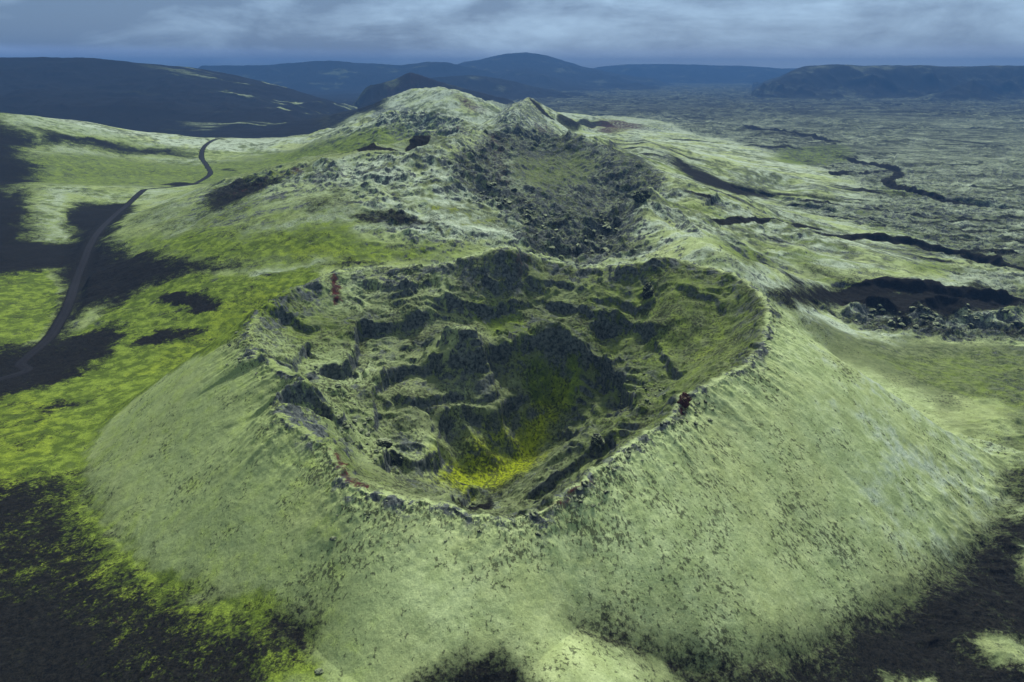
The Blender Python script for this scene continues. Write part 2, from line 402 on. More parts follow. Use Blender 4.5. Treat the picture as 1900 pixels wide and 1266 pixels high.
ridge([(812,642),(830,624),(862,618),(890,630),(902,650)], 3.5, 3.5)
ridge([(1175,800),(1110,812),(1080,835),(1020,880),(960,925)], 5, 4, wb=5)
cliff([(960,935),(1020,895),(1060,870),(1110,832),(1150,815)], 4, 4, 0.7, 1)
ridge([(1192,620),(1205,650),(1215,680),(1250,700)], 2.5, 4)
ridge([(945,780),(1000,765),(1060,735),(1100,700)], 2.5, 4)
ridge([(1165,745),(1180,765),(1200,775)], 3, 4)
# second crater and the country behind
S2 = 300
cliff([(770,290),(800,300),(832,330),(838,345),(850,360)], 8, 14, 2, -1, skip=S2)
cliff([(820,300),(850,275),(890,258),(892,300)], 10, 14, 2, H_, skip=S2)
cliff([(890,258),(920,290),(935,330)], 8, 10, 2, 1, skip=S2)
cliff([(1060,300),(1110,300),(1150,318),(1200,345)], 10, 12, 2, H_, skip=S2)
cliff([(1040,330),(1090,345),(1150,360)], 7, 10, 2, H_, skip=S2)
cliff([(850,370),(880,380),(915,400),(948,425),(935,450)], 7, 10, 1.2, -1, skip=S2)
ridge([(1190,372),(1200,390),(1230,415),(1280,440),(1335,463)], 9, 9, skip=S2)
ridge([(1200,372),(1235,350),(1270,345)], 6, 8, skip=S2)
ridge([(1290,400),(1400,405),(1500,430),(1620,475)], 4, 12, skip=S2)
ridge([(1270,345),(1350,380),(1450,400),(1560,420)], 5, 12, skip=S2)
ridge([(660,415),(720,412),(770,420),(820,440)], 6, 10, skip=S2)
ridge([(850,420),(870,440),(890,455)], 6, 8, skip=S2)
ridge([(340,352),(420,345),(500,330),(640,300)], 2, 14, skip=S2)
ridge([(640,320),(700,300),(740,300),(760,320)], 7, 10, skip=S2)
ridge([(690,352),(740,330),(770,350),(800,380)], 7, 10, skip=S2)
for P, h in (([(1740,325),(1660,312),(1600,300),(1540,285)], 5), ([(1900,388),(1760,372),(1680,352),(1640,335)], 6),
             ([(1560,268),(1480,250),(1400,238),(1300,228)], 5), ([(1600,322),(1560,322),(1535,325)], 4),
             ([(1900,556),(1760,545),(1620,532),(1500,540)], 9), ([(1900,500),(1780,470),(1640,445),(1560,440)], 6),
             ([(1500,375),(1420,360),(1350,345)], 4), ([(1900,600),(1850,590),(1820,600)], 5), ([(1590,400),(1520,385),(1450,378)], 4)):
    cliff(P[::-1], h, 14, 1.6, H_, skip=S2)
cliff([(1450,555),(1520,560),(1600,575),(1700,585)], 4, 8, 1.2, H_, skip=S2)

def crest(P, sl, sr, rnd=4.0, wv=0.5):
    '''a long ridge with its top line at the given heights (px, py, z); falls with slope sl on its left and sr on its right'''
    W3 = np.array([at_z(*p) for p in P]); W = smooth_line(W3, 6)
    hmax = W[:, 2].max()
    s = window(W[:, :2], hmax / min(sl, sr) * 0.9)
    d, sg, run = sdist(XX[s] + (wx[s] - XX[s]) * wv * 2, YY[s] + (wy[s] - YY[s]) * wv * 2, W[:, :2])
    L = np.hypot(*np.diff(W[:, :2], axis=0).T); cum = np.concatenate([[0], np.cumsum(L)]) / L.sum()
    zc_ = np.interp(run, cum, W[:, 2])
    dd = np.sqrt(d * d + rnd * rnd) - rnd
    zz = zc_ - dd * np.where(sg > 0, sl, sr)
    kk_ = 3.0; cur = Z[s]; hh = np.clip(0.5 + 0.5 * (zz - cur) / kk_, 0, 1)
    Z[s] = (cur * (1 - hh) + zz * hh + kk_ * hh * (1 - hh)).astype(f4)
crest([(1182,252,52),(1215,262,47),(1300,287,36),(1400,310,24),(1500,333,14),(1590,352,6)], 0.42, 0.42, 5)
crest([(1182,252,52),(1165,260,47),(1150,270,42)], 0.6, 0.6, 3)
crest([(1060,247,66),(1140,282,57),(1240,322,48),(1290,343,44),(1400,373,30),(1500,405,18),(1620,450,8)], 0.45, 0.4, 4)
crest([(1188,371,46),(1210,400,43),(1260,432,41),(1335,463,43),(1430,498,26),(1530,527,8)], 0.55, 0.6, 3)
crest([(1270,348,44),(1300,385,36),(1400,402,27),(1480,425,22),(1600,460,16),(1740,515,6)], 0.3, 0.35, 8)
crest([(1380,430,24),(1460,455,20),(1600,495,13),(1720,535,5)], 0.25, 0.35, 8)
crest([(930,238,60),(955,205,72),(984,182,80),(1000,195,70),(1035,235,40)], 0.55, 0.62, 3)
crest([(905,235,40),(945,205,66),(984,182,80)], 0.5, 0.5, 3)
crest([(700,192,54),(740,173,76),(790,165,86),(850,171,84),(880,190,62),(895,207,48)], 0.4, 0.42, 12)
crest([(650,232,50),(680,219,64),(720,214,70),(770,208,76),(830,216,72),(880,233,66),(905,240,58)], 0.45, 0.42, 5)
crest([(560,303,56),(640,290,64),(700,284,69),(760,283,70),(830,262,71),(885,240,70)], 0.42, 0.3, 8)
crest([(900,190,50),(935,190,42),(960,188,40)], 0.4, 0.4, 6)
crest([(1030,205,46),(1080,212,36),(1200,232,22),(1330,262,8)], 0.2, 0.25, 12)
ridge([(1555,590),(1600,578),(1640,572),(1680,585)], 7, 5, skip=S2, warp=1.6)
ridge([(1690,590),(1720,572),(1760,570),(1800,588)], 8, 5, skip=S2, warp=1.6)
ridge([(1820,598),(1860,585),(1920,575)], 6, 5, skip=S2, warp=1.6)
ridge([(1600,605),(1680,600),(1760,606),(1850,612)], 4, 4, skip=S2, warp=1.6)
# ---- relief masks by place
def blob(P, soft, amp=0.0, fs=0.0, skip=0.0, seed=3):
    """soft mask 0..1 inside the outline P (photo pixels laid onto the terrain), ragged by noise; returns (slice, mask)"""
    soft = soft * (3.2 if skip > 200 else 1.8 if skip else 1.3); amp = amp * (1.4 if skip > 200 else 1.2)
    W = smooth_line(np.vstack([pts(P, skip), pts(P[:1], skip)]), 3)
    s = window(W, soft * 2 + amp * 2)
    x = XX[s]; y = YY[s]
    if amp:
        fs = fs or amp * 3
        x = x + fbm(x / fs, y / fs, 4, 0.6, seed) * amp * 2; y = y + fbm(x / fs + 9, y / fs, 4, 0.6, seed + 1) * amp * 2
    d, _, _ = sdist(x, y, W)
    inside = np.zeros(x.shape, bool)
    for k in range(len(W) - 1):
        x0, y0 = W[k]; x1, y1 = W[k + 1]
        if y0 == y1: continue
        c = ((y0 > y) != (y1 > y)) & (x < (x1 - x0) * (y - y0) / (y1 - y0) + x0); inside ^= c
    sd = np.where(inside, d, -d)
    return s, sstep(sd, -soft, soft).astype(f4)
def layer(): return np.zeros((NR, NC), f4)
def lay(m, P, v=1.0, soft=2.0, amp=0.0, fs=0.0, skip=0.0, seed=3):
    s, k = blob(P, soft, amp, fs, skip, seed)
    if v >= 0: m[s] = np.maximum(m[s], k * v)
    else: m[s] = m[s] * (1 + v * k)
def stroke(m, P, wd, v=1.0, soft=None, skip=0.0, warp=1.0, taper=True):
    W = smooth_line(pts(P, skip)); soft = soft or wd * 0.6
    s = window(W, wd * 2 + soft * 3)
    d, sg, run = sdist(XX[s] + (wx[s] - XX[s]) * warp, YY[s] + (wy[s] - YY[s]) * warp, W)
    e = sstep(run, 0, 0.15) * sstep(1 - run, 0, 0.15) if taper else 1.0
    k = (1 - sstep(d, wd * e, wd * e + soft)) * (e if taper else 1)
    if v >= 0: m[s] = np.maximum(m[s], (k * v).astype(f4))
    else: m[s] = m[s] * (1 + v * k).astype(f4)

lava = layer()                                                         # blocky lava
FR = sstep(YY, 1100, 2200) * sstep(XX / YY, -0.22, 0.02)               # far plain east of the row
lava = np.maximum(lava, FR.astype(f4))
lay(lava, [(1060,160),(1130,200),(1250,235),(1330,255),(1420,285),(1560,330),(1600,370),(1480,370),(1440,378),(1560,410),(1700,450),(1760,500),(1740,530),(1900,560),(2100,560),(2100,160)], 0.8, 14, 6, 30, S2)
lay(lava, [(1500,560),(1580,570),(1700,580),(1900,590),(2050,600),(2050,650),(1900,640),(1700,630),(1600,610),(1540,585)], 1.0, 3, 2, 8, S2)
rug = layer()                                                          # rugged rock
lay(rug, [(800,300),(850,270),(900,245),(1010,240),(1100,265),(1190,320),(1240,350),(1190,380),(1180,440),(1200,475),(980,480),(940,450),(950,420),(880,375),(835,345)], 0.9, 8, 5, 18, S2)
lay(rug, [(380,350),(470,322),(580,302),(700,286),(790,290),(800,330),(780,380),(860,430),(960,470),(820,465),(720,460),(690,400),(560,350),(450,360)], 0.6, 8, 6, 20, S2)
lay(rug, [(680,220),(760,208),(830,215),(900,235),(850,255),(780,250),(700,245)], 0.8, 10, 6, 25, 500)
lay(rug, [(930,200),(985,182),(1030,225),(1040,242),(900,240)], 0.5, 10, 4, 25, 700)
lay(rug, [(1180,370),(1290,340),(1420,400),(1560,430),(1500,470),(1340,460),(1260,440)], 0.35, 8, 5, 20, S2)
lay(rug, [(920,270),(960,260),(1060,270),(1110,290),(1080,370),(1000,375),(940,340)], -0.5, 8, 5, 18, S2)
lay(rug, [(1540,585),(1600,562),(1700,562),(1900,566),(2000,600),(1900,625),(1700,622),(1600,612)], 0.45, 4, 3, 10, S2)
RI = (RimR - RO)                                                        # metres inside the rim
inm = sstep(RI, 0, 3)
smooth_in = layer()                                                     # mossy, even parts of the inside
lay(smooth_in, [(1200,530),(1270,530),(1380,560),(1400,600),(1380,650),(1290,700),(1220,660),(1180,600),(1190,560)], 0.9, 5, 2)
lay(smooth_in, [(800,810),(880,800),(960,790),(1010,730),(1050,735),(1030,800),(1000,860),(930,910),(850,890)], 0.85, 5, 2)
lay(smooth_in, [(650,890),(690,850),(760,900),(830,935),(760,930),(680,905)], 0.9, 4, 1)
lay(smooth_in, [(590,590),(650,600),(660,640),(640,680),(590,660),(560,620)], 0.6, 5, 2)
inrug = inm * (1 - smooth_in)

# ---- mesoscale relief
cone = (near & (RO < BR + 14)) & ~ins
foot = 1 - sstep(RO - BR, -4, 14)
Rn = np.maximum(RR[:, None], 1)
dist_amp = np.ones((NR, 1), f4)
Z += (fbm(XX / 60, YY / 60, 3, 0.5, 11) * 3.0 * (1 - inm) * (1 - near * sstep(BR - RO, -15, 10) * 0.85)).astype(f4)
Z += (fbm(XX / 300, YY / 300, 3, 0.5, 12) * 10 * sstep(YY, 700, 1500)).astype(f4)
k = inrug > 0.01
nz = ridged(wx[k] / 19, wy[k] / 15, 4, 0.5, 21) * 2.4 - 1.2 + fbm(wx[k] / 4.2, wy[k] / 3.2, 5, 0.62, 22) * 1.5
# blocky benches
hb = Z[k] + nz; stepz = 3.6; q = hb / stepz + fbm(XX[k] / 26, YY[k] / 26, 3, 0.5, 25) * 3.5; fq = np.floor(q); fr = q - fq
benched = (fq + sstep(fr, 0.15, 0.6) - q) * stepz
Z[k] += (nz * 0.75 + benched * 0.6 * sstep(fbm(XX[k] / 14, YY[k] / 14, 3, 0.5, 27), -0.1, 0.25)) * inrug[k]
k = (inm * smooth_in) > 0.01
Z[k] += (fbm(XX[k] / 7, YY[k] / 7, 4, 0.55, 23) * 0.9 * smooth_in[k] * inm[k])
k = rug > 0.01
nz = (ridged(wx[k] / 38, wy[k] / 30, 5, 0.6, 31) - 0.45) * 11 + fbm(wx[k] / 7, wy[k] / 6, 3, 0.6, 32) * 2.6
Z[k] += nz * rug[k]
k = lava > 0.01
sc = 1 + sstep(YY[k], 600, 3000) * 3
nz = (ridged(XX[k] / (24 * sc), YY[k] / (17 * sc), 5, 0.65, 41) - 0.4) * 5.0 * sc ** 0.6 + fbm(XX[k] / (6 * sc), YY[k] / (5 * sc), 2, 0.6, 42) * 1.3 * sc ** 0.5
Z[k] += nz * lava[k]
k = ~near & (YY < 1500)
mg = ridged(wx[k] / 75, wy[k] / 60, 5, 0.55, 33)
Z[k] += (mg - 0.4) * (7 - 4 * sstep(XX[k] / YY[k], 0.12, 0.22)) * sstep(YY[k], 300, 420) * sstep(XX[k] / YY[k], -0.36, -0.26) * (1 - lava[k]) * sstep(Zg[k], 14, 40)
k = lava > 0.01
Z[k] += fbm(XX[k] / 150, YY[k] / 100, 3, 0.5, 43) * 6 * lava[k] * sstep(YY[k], 250, 450)
# the cone's skin: furrows down the slope and small lumps
k = cone
PF = np.arctan2(XX - CX, CY - YY)
fl = fbm(PF[k] * 15, RO[k] / 70, 3, 0.5, 51) * (0.08 + 0.10 * sstep(XX[k], 10, 60)) * sstep(RO[k] - RimR[k], 2, 20) + fbm(XX[k] / 3.0, YY[k] / 3.0, 4, 0.62, 52) * 0.30 + fbm(XX[k] / 14, YY[k] / 14, 2, 0.5, 53) * 0.5
lip = np.exp(-(RO[k] - RimR[k]) / 3.0) * (fbm(XX[k] / 1.3, YY[k] / 1.3, 3, 0.7, 54) * 0.9)
Z[k] += (fl + lip) * foot[k] + fbm(XX[k] / 5, YY[k] / 5, 4, 0.6, 55) * 0.35 * (1 - foot[k])
k = ~(cone | ins) & (RR[:, None] < 500)
Z[k] += fbm(XX[k] / 5, YY[k] / 5, 4, 0.6, 55) * 0.35

# ---- far hills, each a ridge with a skyline seen at its distance
SKY = {}
FH = FPX * CP + 503 * SP
PXH = (950 + FH * XX / np.maximum(YY, 1)).astype(f4)
def hillrange(name, prof_, y0, wf, wb, rough, seed, plateau=0.0, lean=0.0):
    P = np.array(prof_, float); pz = np.array([CAMZ - (y0 + lean * (p[0] - 950)) * FD(p[1])[1] / FD(p[1])[0] for p in P])
    k = (YY > 0.3 * y0) & (PXH > P[0, 0] - 60) & (PXH < P[-1, 0] + 60)
    px = PXH[k]; y = YY[k]; x = XX[k]
    yc_ = y0 + lean * (px - 950) + fbm(x / (wf * 1.5), y / (wf * 1.5), 3, 0.5, seed) * wf * 0.35
    h = np.interp(px, P[:, 0], pz); h = h * sstep(px, P[0, 0] - 60, P[0, 0]) * (1 - sstep(px, P[-1, 0], P[-1, 0] + 60))
    d = y - yc_
    front = np.clip(1 + d / wf, 0, 1); back = np.clip(1 - (d - plateau) / wb, 0, 1)
    sh = np.where(d < 0, front ** 1.35 if not plateau else sstep(front, 0, 1.0) ** 0.8, np.where(d < plateau, 1.0, back))
    gul = (ridged(x / (wf * 0.45), y / (wf * 0.9), 5, 0.55, seed + 3) - 0.45)
    zz = h * sh + gul * rough * np.clip(sh * (1.02 - sh) * 4, 0, 1) * (h > 1) + fbm(x / 260, y / 260, 4, 0.55, seed + 4) * min(rough, 30) * 0.35 * sh
    m = np.zeros((NR, NC), f4); cur = Z[k]; m[k] = np.where((zz > cur) & (h * sh > 2), 1, 0)
    Z[k] = np.maximum(cur, zz); SKY[name] = m
SK = [('ridge_left', [(-400,100),(0,106),(80,104),(160,106),(230,112),(300,118),(400,134),(480,150),(560,172),(620,187),(680,200)], 2500, 900, 900, 40, 61, 0, 0.35),
      ('hills', [(380,122),(430,120),(500,121),(560,115),(620,112),(680,117),(740,121),(790,113),(830,116),(860,122),(900,130)], 5200, 900, 1200, 40, 71, 0, 0),
      ('mountain', [(820,130),(860,116),(900,108),(935,100),(975,95),(1010,101),(1045,112),(1080,122),(1130,134),(1200,146)], 6300, 1900, 1500, 70, 81, 0, 0),
      ('far_hills', [(1090,130),(1110,124),(1160,120),(1230,119),(1300,121),(1400,124),(1450,128),(1500,126)], 8200, 1300, 1600, 60, 91, 400, 0),
      ('plateau', [(1395,180),(1420,160),(1450,146),(1470,132),(1490,124),(1530,121),(1600,123),(1700,122),(1800,125),(1900,123),(2300,122)], 3650, 520, 900, 70, 101, 1500, 0.1),
      ('spur', [(1755,172),(1790,154),(1810,146),(1835,160),(1870,178)], 3200, 200, 260, 16, 106, 0, 0),
      ('hills_mid', [(740,152),(800,145),(870,138),(930,146),(990,160),(1050,172)], 3600, 500, 500, 24, 111, 0, 0),
      ('red_cone', [(690,156),(725,148),(760,133),(775,138),(810,150),(850,162),(890,172),(930,182)], 2300, 260, 260, 16, 121, 0, 0)]
for a in SK: hillrange(*a)

# ------------------------------------------------------------------ ground cover (what grows or lies where)
def slope_of():
    s_ = np.empty((NR, NC), f4)
    dr = np.gradient(Z, axis=0) / np.gradient(RR)[:, None]
    dt = np.gradient(Z, axis=1) / (np.gradient(TH)[None, :] * Rn)
    return np.sqrt(dr * dr + dt * dt).astype(f4), dr.astype(f4)
SL, DR = slope_of()
pale = np.ones((NR, NC), f4); green = layer(); dark = layer(); rock = layer(); olive = layer(); red = layer(); yel = layer(); grey = layer()
# overall colour by region
glo = sstep(300 - YY, 0, 60) * 0
green += (sstep(-XX / np.maximum(YY, 1), 0.05, 0.35) * 0.5 * (YY < 900)).astype(f4)
lay(green, [(-200,640),(60,640),(200,570),(330,510),(480,510),(600,500),(560,540),(470,590),(420,640),(250,740),(165,850),(200,960),(300,1060),(560,1160),(540,1266),(-200,1300)], 1.0, 5, 3)
lay(green, [(200,440),(330,430),(480,420),(600,400),(720,440),(870,465),(940,455),(800,492),(620,500),(480,500),(300,500)], 0.95, 8, 4, skip=S2)
lay(green, [(420,350),(560,360),(640,400),(540,430),(380,430),(300,400)], 0.6, 8, 5, skip=S2)
lay(green, [(0,290),(150,280),(380,300),(560,280),(700,260),(560,300),(430,330),(350,345),(100,345),(0,345)], 0.65, 10, 6, skip=S2)
lay(green, [(450,270),(600,262),(820,250),(760,275),(600,288),(480,300)], 0.75, 10, 6, skip=S2)
lay(green, [(1310,450),(1340,440),(1420,470),(1450,500),(1400,500)], 0.7, 5, 3, skip=S2)
lay(green, [(1660,480),(1740,480),(1780,500),(1740,515),(1690,505)], 0.7, 5, 3, skip=S2)
lay(green, [(1440,275),(1560,268),(1580,300),(1440,300)], 0.8, 8, 4, skip=S2)
lay(green, [(1600,345),(1700,345),(1760,365),(1640,362)], 0.6, 8, 4, skip=S2)
lay(green, [(1600,650),(1750,650),(1900,660),(2000,800),(1900,790),(1760,740),(1680,700)], 0.45, 8, 4, skip=100)
lay(green, [(1750,750),(1900,760),(2000,900),(1900,1000),(1850,900)], 0.35, 6, 4, skip=80)
insg = inm * sstep(XX, -25, 45) * 0.48
green = np.maximum(green, insg.astype(f4))
lay(green, [(860,560),(960,560),(1000,620),(950,640),(900,620)], 0.7, 5, 2)
lay(green, [(780,650),(860,665),(900,670),(800,690)], 0.6, 4, 2)
lay(green, [(960,660),(1060,650),(1100,700),(1060,760),(990,750)], 0.8, 4, 2)
lay(yel, [(810,830),(870,812),(930,800),(960,790),(1000,760),(1010,735),(1040,740),(1035,780),(1010,830),(990,870),(940,900),(880,918),(800,900)], 0.95, 6, 2)
lay(yel, [(-200,700),(150,740),(60,900),(160,1000),(420,1130),(500,1180),(500,1266),(300,1266),(-200,1200)], 0.36, 8, 4)
lay(yel, [(500,440),(680,470),(720,490),(560,490)], 0.45, 6, 4, skip=S2)
lay(yel, [(400,560),(480,530),(560,520),(440,600),(300,690),(160,740)], 0.35, 5, 3)
lay(yel, [(1240,690),(1300,640),(1360,610),(1330,660)], 0.3, 5, 2)
# black cinder
lay(dark, [(-300,620),(40,640),(100,590),(112,540),(100,520),(60,495),(-300,500),(-300,440),(120,450),(190,440),(250,470),(350,480),(480,490),(330,515),(255,545),(215,575),(170,570),(140,590),(120,640),(60,700),(-200,760),(-300,760)], 0.92, 13, 4, 12)
lay(dark, [(-300,620),(30,650),(110,600),(140,620),(200,600),(240,620),(180,680),(90,720),(0,745),(-300,800)], 0.9, 8, 4, 12)
lay(dark, [(290,552),(320,542),(370,545),(410,562),(395,580),(350,582),(345,570),(300,566)], 0.95, 3.5, 2.5, 6)
lay(dark, [(260,625),(310,610),(370,608),(380,618),(300,640),(240,648)], 0.85, 3.5, 2.5, 6)
lay(dark, [(0,360),(40,350),(60,400),(40,470),(110,470),(130,450),(130,380),(250,380),(200,440),(150,500),(-300,500),(-300,350)], 0.95, 5, 6, 20, S2)
lay(dark, [(-300,230),(0,225),(60,235),(120,250),(200,262),(330,280),(360,293),(250,285),(100,270),(60,290),(90,320),(40,345),(-300,345)], 0.9, 10, 10, 40, S2)
lay(dark, [(295,343),(330,338),(380,340),(330,346)], 0.9, 3, 2, 10, S2)
lay(dark, [(400,316),(440,315),(475,318),(440,322)], 0.7, 3, 2, 10, S2)
lay(dark, [(400,345),(480,325),(540,320),(440,380),(380,400),(370,380)], 0.75, 5, 5, 16, S2)
lay(dark, [(560,370),(640,350),(660,380),(590,400),(560,395)], 0.6, 8, 6, 20, S2)
lay(dark, [(650,400),(720,390),(790,405),(820,430),(760,420),(680,415)], 0.85, 4, 4, 14, S2)
lay(dark, [(420,465),(480,470),(500,490),(420,500),(330,500)], 0.6, 6, 6, 14, S2)
lay(dark, [(595,490),(650,482),(700,490),(650,497)], 0.8, 3, 2, 10, 270)
lay(dark, [(600,355),(650,345),(690,350),(640,372)], 0.4, 8, 6, 20, S2)
# front hollows of black cinder
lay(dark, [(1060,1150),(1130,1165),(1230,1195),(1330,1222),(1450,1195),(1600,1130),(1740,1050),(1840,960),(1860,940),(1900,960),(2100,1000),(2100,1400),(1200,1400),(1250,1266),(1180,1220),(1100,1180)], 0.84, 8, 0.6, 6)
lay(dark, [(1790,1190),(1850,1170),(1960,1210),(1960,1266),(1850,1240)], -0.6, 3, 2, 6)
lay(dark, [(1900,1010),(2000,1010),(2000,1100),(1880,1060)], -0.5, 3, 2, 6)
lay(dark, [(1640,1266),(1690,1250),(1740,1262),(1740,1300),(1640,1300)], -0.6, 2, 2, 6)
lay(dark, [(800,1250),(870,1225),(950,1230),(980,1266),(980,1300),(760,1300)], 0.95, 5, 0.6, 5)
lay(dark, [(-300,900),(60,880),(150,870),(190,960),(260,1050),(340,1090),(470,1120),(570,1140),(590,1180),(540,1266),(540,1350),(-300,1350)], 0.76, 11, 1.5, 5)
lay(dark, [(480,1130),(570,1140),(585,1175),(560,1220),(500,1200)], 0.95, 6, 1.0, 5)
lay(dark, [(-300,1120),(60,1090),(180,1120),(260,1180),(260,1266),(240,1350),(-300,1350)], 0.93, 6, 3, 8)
lay(dark, [(1840,860),(1900,850),(1980,930),(1860,950)], 0.6, 4, 2, 6, 80)
lay(dark, [(-400,215),(0,225),(40,260),(30,345),(60,420),(30,500),(-400,520)], 0.95, 14, 8, 30, S2)  # far-left cinder, part of its dark is lens falloff painted in
# black strips of lava edge and stream channels on the right
stroke(dark, [(2000,575),(1900,556),(1760,545),(1620,532),(1500,540)], 4, 1.0, skip=S2)
stroke(dark, [(2000,395),(1900,388),(1830,384),(1760,372),(1700,356),(1645,340),(1668,326),(1655,312),(1600,299),(1540,286)], 5, 1.0, skip=S2)
stroke(dark, [(1600,274),(1560,267),(1480,250),(1400,238),(1300,226),(1200,213)], 7, 1.0, skip=S2)
stroke(dark, [(1535,325),(1570,317),(1610,321),(1660,314)], 4, 1.0, skip=S2)
stroke(dark, [(2000,520),(1900,500),(1780,470),(1640,445),(1560,440),(1480,425)], 3, 0.8, skip=S2)
stroke(dark, [(1220,258),(1330,264),(1400,270),(1480,276),(1540,286)], 5, 0.9, skip=S2)
stroke(dark, [(1600,378),(1700,400),(1800,408),(1900,425)], 2.5, 0.7, skip=S2)
stroke(dark, [(1700,255),(1780,262),(1900,275)], 8, 0.7, skip=S2)
stroke(dark, [(1620,230),(1740,238),(1900,240)], 10, 0.6, skip=S2)
stroke(dark, [(1750,345),(1830,350),(1950,352)], 4, 0.6, skip=S2)
lay(dark, [(1240,285),(1290,310),(1360,340),(1480,360),(1600,378),(1440,366),(1330,350),(1270,325)], 0.9, 5, 3, 16, S2)  # shade in the hollow between two ridges, painted black into the ground
lay(green, [(0,500),(60,495),(100,520),(112,560),(100,590),(40,640),(-200,640),(-200,500)], 0.9, 2, 2, 8)
lay(olive, [(0,500),(60,495),(100,520),(112,560),(100,590),(40,640),(-200,640),(-200,500)], 0.9, 2, 2, 8)
stroke(dark, [(1300,412),(1400,410),(1480,420),(1560,432)], 3, 0.9, skip=S2)
lay(dark, [(1480,480),(1560,515),(1640,530),(1560,532),(1500,510)], 0.7, 5, 3, 12, S2)
lay(dark, [(1430,545),(1520,530),(1640,535),(1900,555),(1900,575),(1700,580),(1560,568),(1470,570)], 0.9, 3, 2, 8, S2)
lay(dark, [(1350,470),(1400,465),(1440,495),(1400,500)], 0.5, 4, 2, 8, S2)
stroke(dark, [(830,244),(780,258),(720,276),(640,283),(560,300)], 5, 0.95, skip=S2)
stroke(dark, [(1040,240),(1100,232),(1180,240)], 14, 0.7, skip=500)
stroke(dark, [(580,222),(590,215),(640,225)], 12, 0.6, skip=700)
for y_ in range(0): pass
# dark bands of rock inside the crater
band_ = inm * sstep(17 - RI, 0, 12) * np.maximum(sstep(YY - 175, -10, 40), sstep(XX, 45, 70) * 0.8) * (0.75 + fbm(XX / 9, YY / 9, 3, 0.6, 91) * 0.9)
band_ = band_ * (1 - 0.35 * sstep(XX, 20, 60))
rock = np.maximum(rock, np.clip(band_, 0, 1).astype(f4))
lay(rock, [(516,745),(540,730),(575,725),(610,770),(625,820),(600,820),(570,800),(530,780)], 0.95, 1.5, 1, 4)
lay(rock, [(690,500),(800,495),(860,500),(790,545),(700,540)], 0.8, 4, 2, 8)
lay(rock, [(1010,500),(1180,500),(1190,530),(1100,520)], 0.5, 4, 2, 8)
lay(dark, [(850,925),(905,922),(915,945),(855,945)], 0.95, 1.5, 0.5, 4)  # dark of the hole under the near rim, painted into the ground

# red cinder
lay(red, [(612,830),(622,868),(648,902),(690,905),(650,880),(632,845)], 0.8, 1.2, 0.8, 2)
lay(red, [(610,510),(628,505),(636,560),(618,560)], 0.8, 1.5, 1.0, 4)
lay(red, [(955,462),(985,475),(975,520),(960,500)], 0.5, 2, 1.0, 4)
lay(red, [(1000,950),(1060,930),(1110,890),(1060,910)], 0.9, 1.2, 0.6, 4)
lay(red, [(1258,775),(1262,745),(1275,742),(1278,765)], 0.8, 0.8, 0.3, 2)
lay(red, [(1360,520),(1400,545),(1420,580),(1400,560)], 0.35, 2, 1, 4)
lay(red, [(530,316),(560,306),(570,308),(545,320)], 0.9, 4, 3, 14, S2)
lay(red, [(905,250),(925,245),(945,330),(925,320)], 0.6, 5, 3, 14, S2)
lay(red, [(842,175),(870,185),(895,207),(870,205)], 0.9, 10, 5, 30, 700)
lay(red, [(1080,235),(1110,225),(1200,232),(1190,242)], 0.7, 12, 8, 40, 500)
lay(red, [(835,240),(850,235),(860,245),(845,250)], 0.6, 6, 4, 20, 500)
lay(red, [(995,235),(1020,234),(1020,242),(995,242)], 0.8, 8, 4, 20, 500)
lay(red, [(400,370),(480,330),(490,335),(410,375)], 0.5, 4, 3, 16, S2)
red = np.maximum(red, SKY['red_cone'] * 0.35 * (PXH < 830) * (PXH > 715))
# pale lichen heath
lay(grey, [(0,208),(100,218),(200,236),(408,258),(560,250),(520,268),(400,272),(250,262),(120,240),(0,218)], 0.9, 12, 6, 40, S2)
lay(grey, [(60,262),(150,275),(230,290),(200,300),(100,285)], 0.8, 10, 8, 30, S2)
lay(grey, [(70,350),(170,345),(130,370),(105,400),(130,445),(60,455),(50,400),(80,370)], 0.95, 5, 7, 14, S2)
lay(grey, [(440,335),(560,305),(700,290),(760,300),(740,350),(640,350),(560,345),(470,365),(400,375)], 0.85, 6, 5, 18, S2)
lay(grey, [(555,455),(600,430),(660,440),(640,460)], 0.8, 6, 2, 10, S2)
lay(grey, [(255,600),(270,580),(330,590),(380,595),(340,610),(270,612)], 0.7, 2, 1, 5)
lay(grey, [(800,290),(850,270),(900,250),(1190,330),(1180,440),(1000,460),(850,370)], 0.6, 8, 5, 18, S2)
lay(grey, [(700,225),(840,218),(900,240),(800,235)], 0.7, 8, 5, 18, 500)
grey = np.maximum(grey, (cone * sstep(XX, 30, 110) * (0.42 + 0.3 * fbm(XX / 12, YY / 12, 3, 0.6, 241))).astype(f4))
grey = np.maximum(grey, (inm * sstep(-XX, -10, 60) * 0.45).astype(f4))
grey = np.maximum(grey, (lava * (0.5 + 0.5 * sstep(YY, 350, 700))).astype(f4))  # grey lava cover, with a cool haze tint painted in farther off
mot = fbm(XX / 9, YY / 9, 5, 0.65, 191) + fbm(XX / 70, YY / 50, 3, 0.5, 192) * 0.6
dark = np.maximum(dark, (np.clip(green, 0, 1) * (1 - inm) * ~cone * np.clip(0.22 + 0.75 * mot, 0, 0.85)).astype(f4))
ux, uy = at_z(1700, 470, 8)[0] - at_z(1290, 345, 44)[0], at_z(1700, 470, 8)[1] - at_z(1290, 345, 44)[1]
ul = math.hypot(ux, uy); ux /= ul; uy /= ul
la, lc = XX * ux + YY * uy, -XX * uy + YY * ux
stk = fbm(la / 70, lc / 9, 5, 0.62, 195) + fbm(la / 160, lc / 30, 3, 0.5, 196) * 0.6
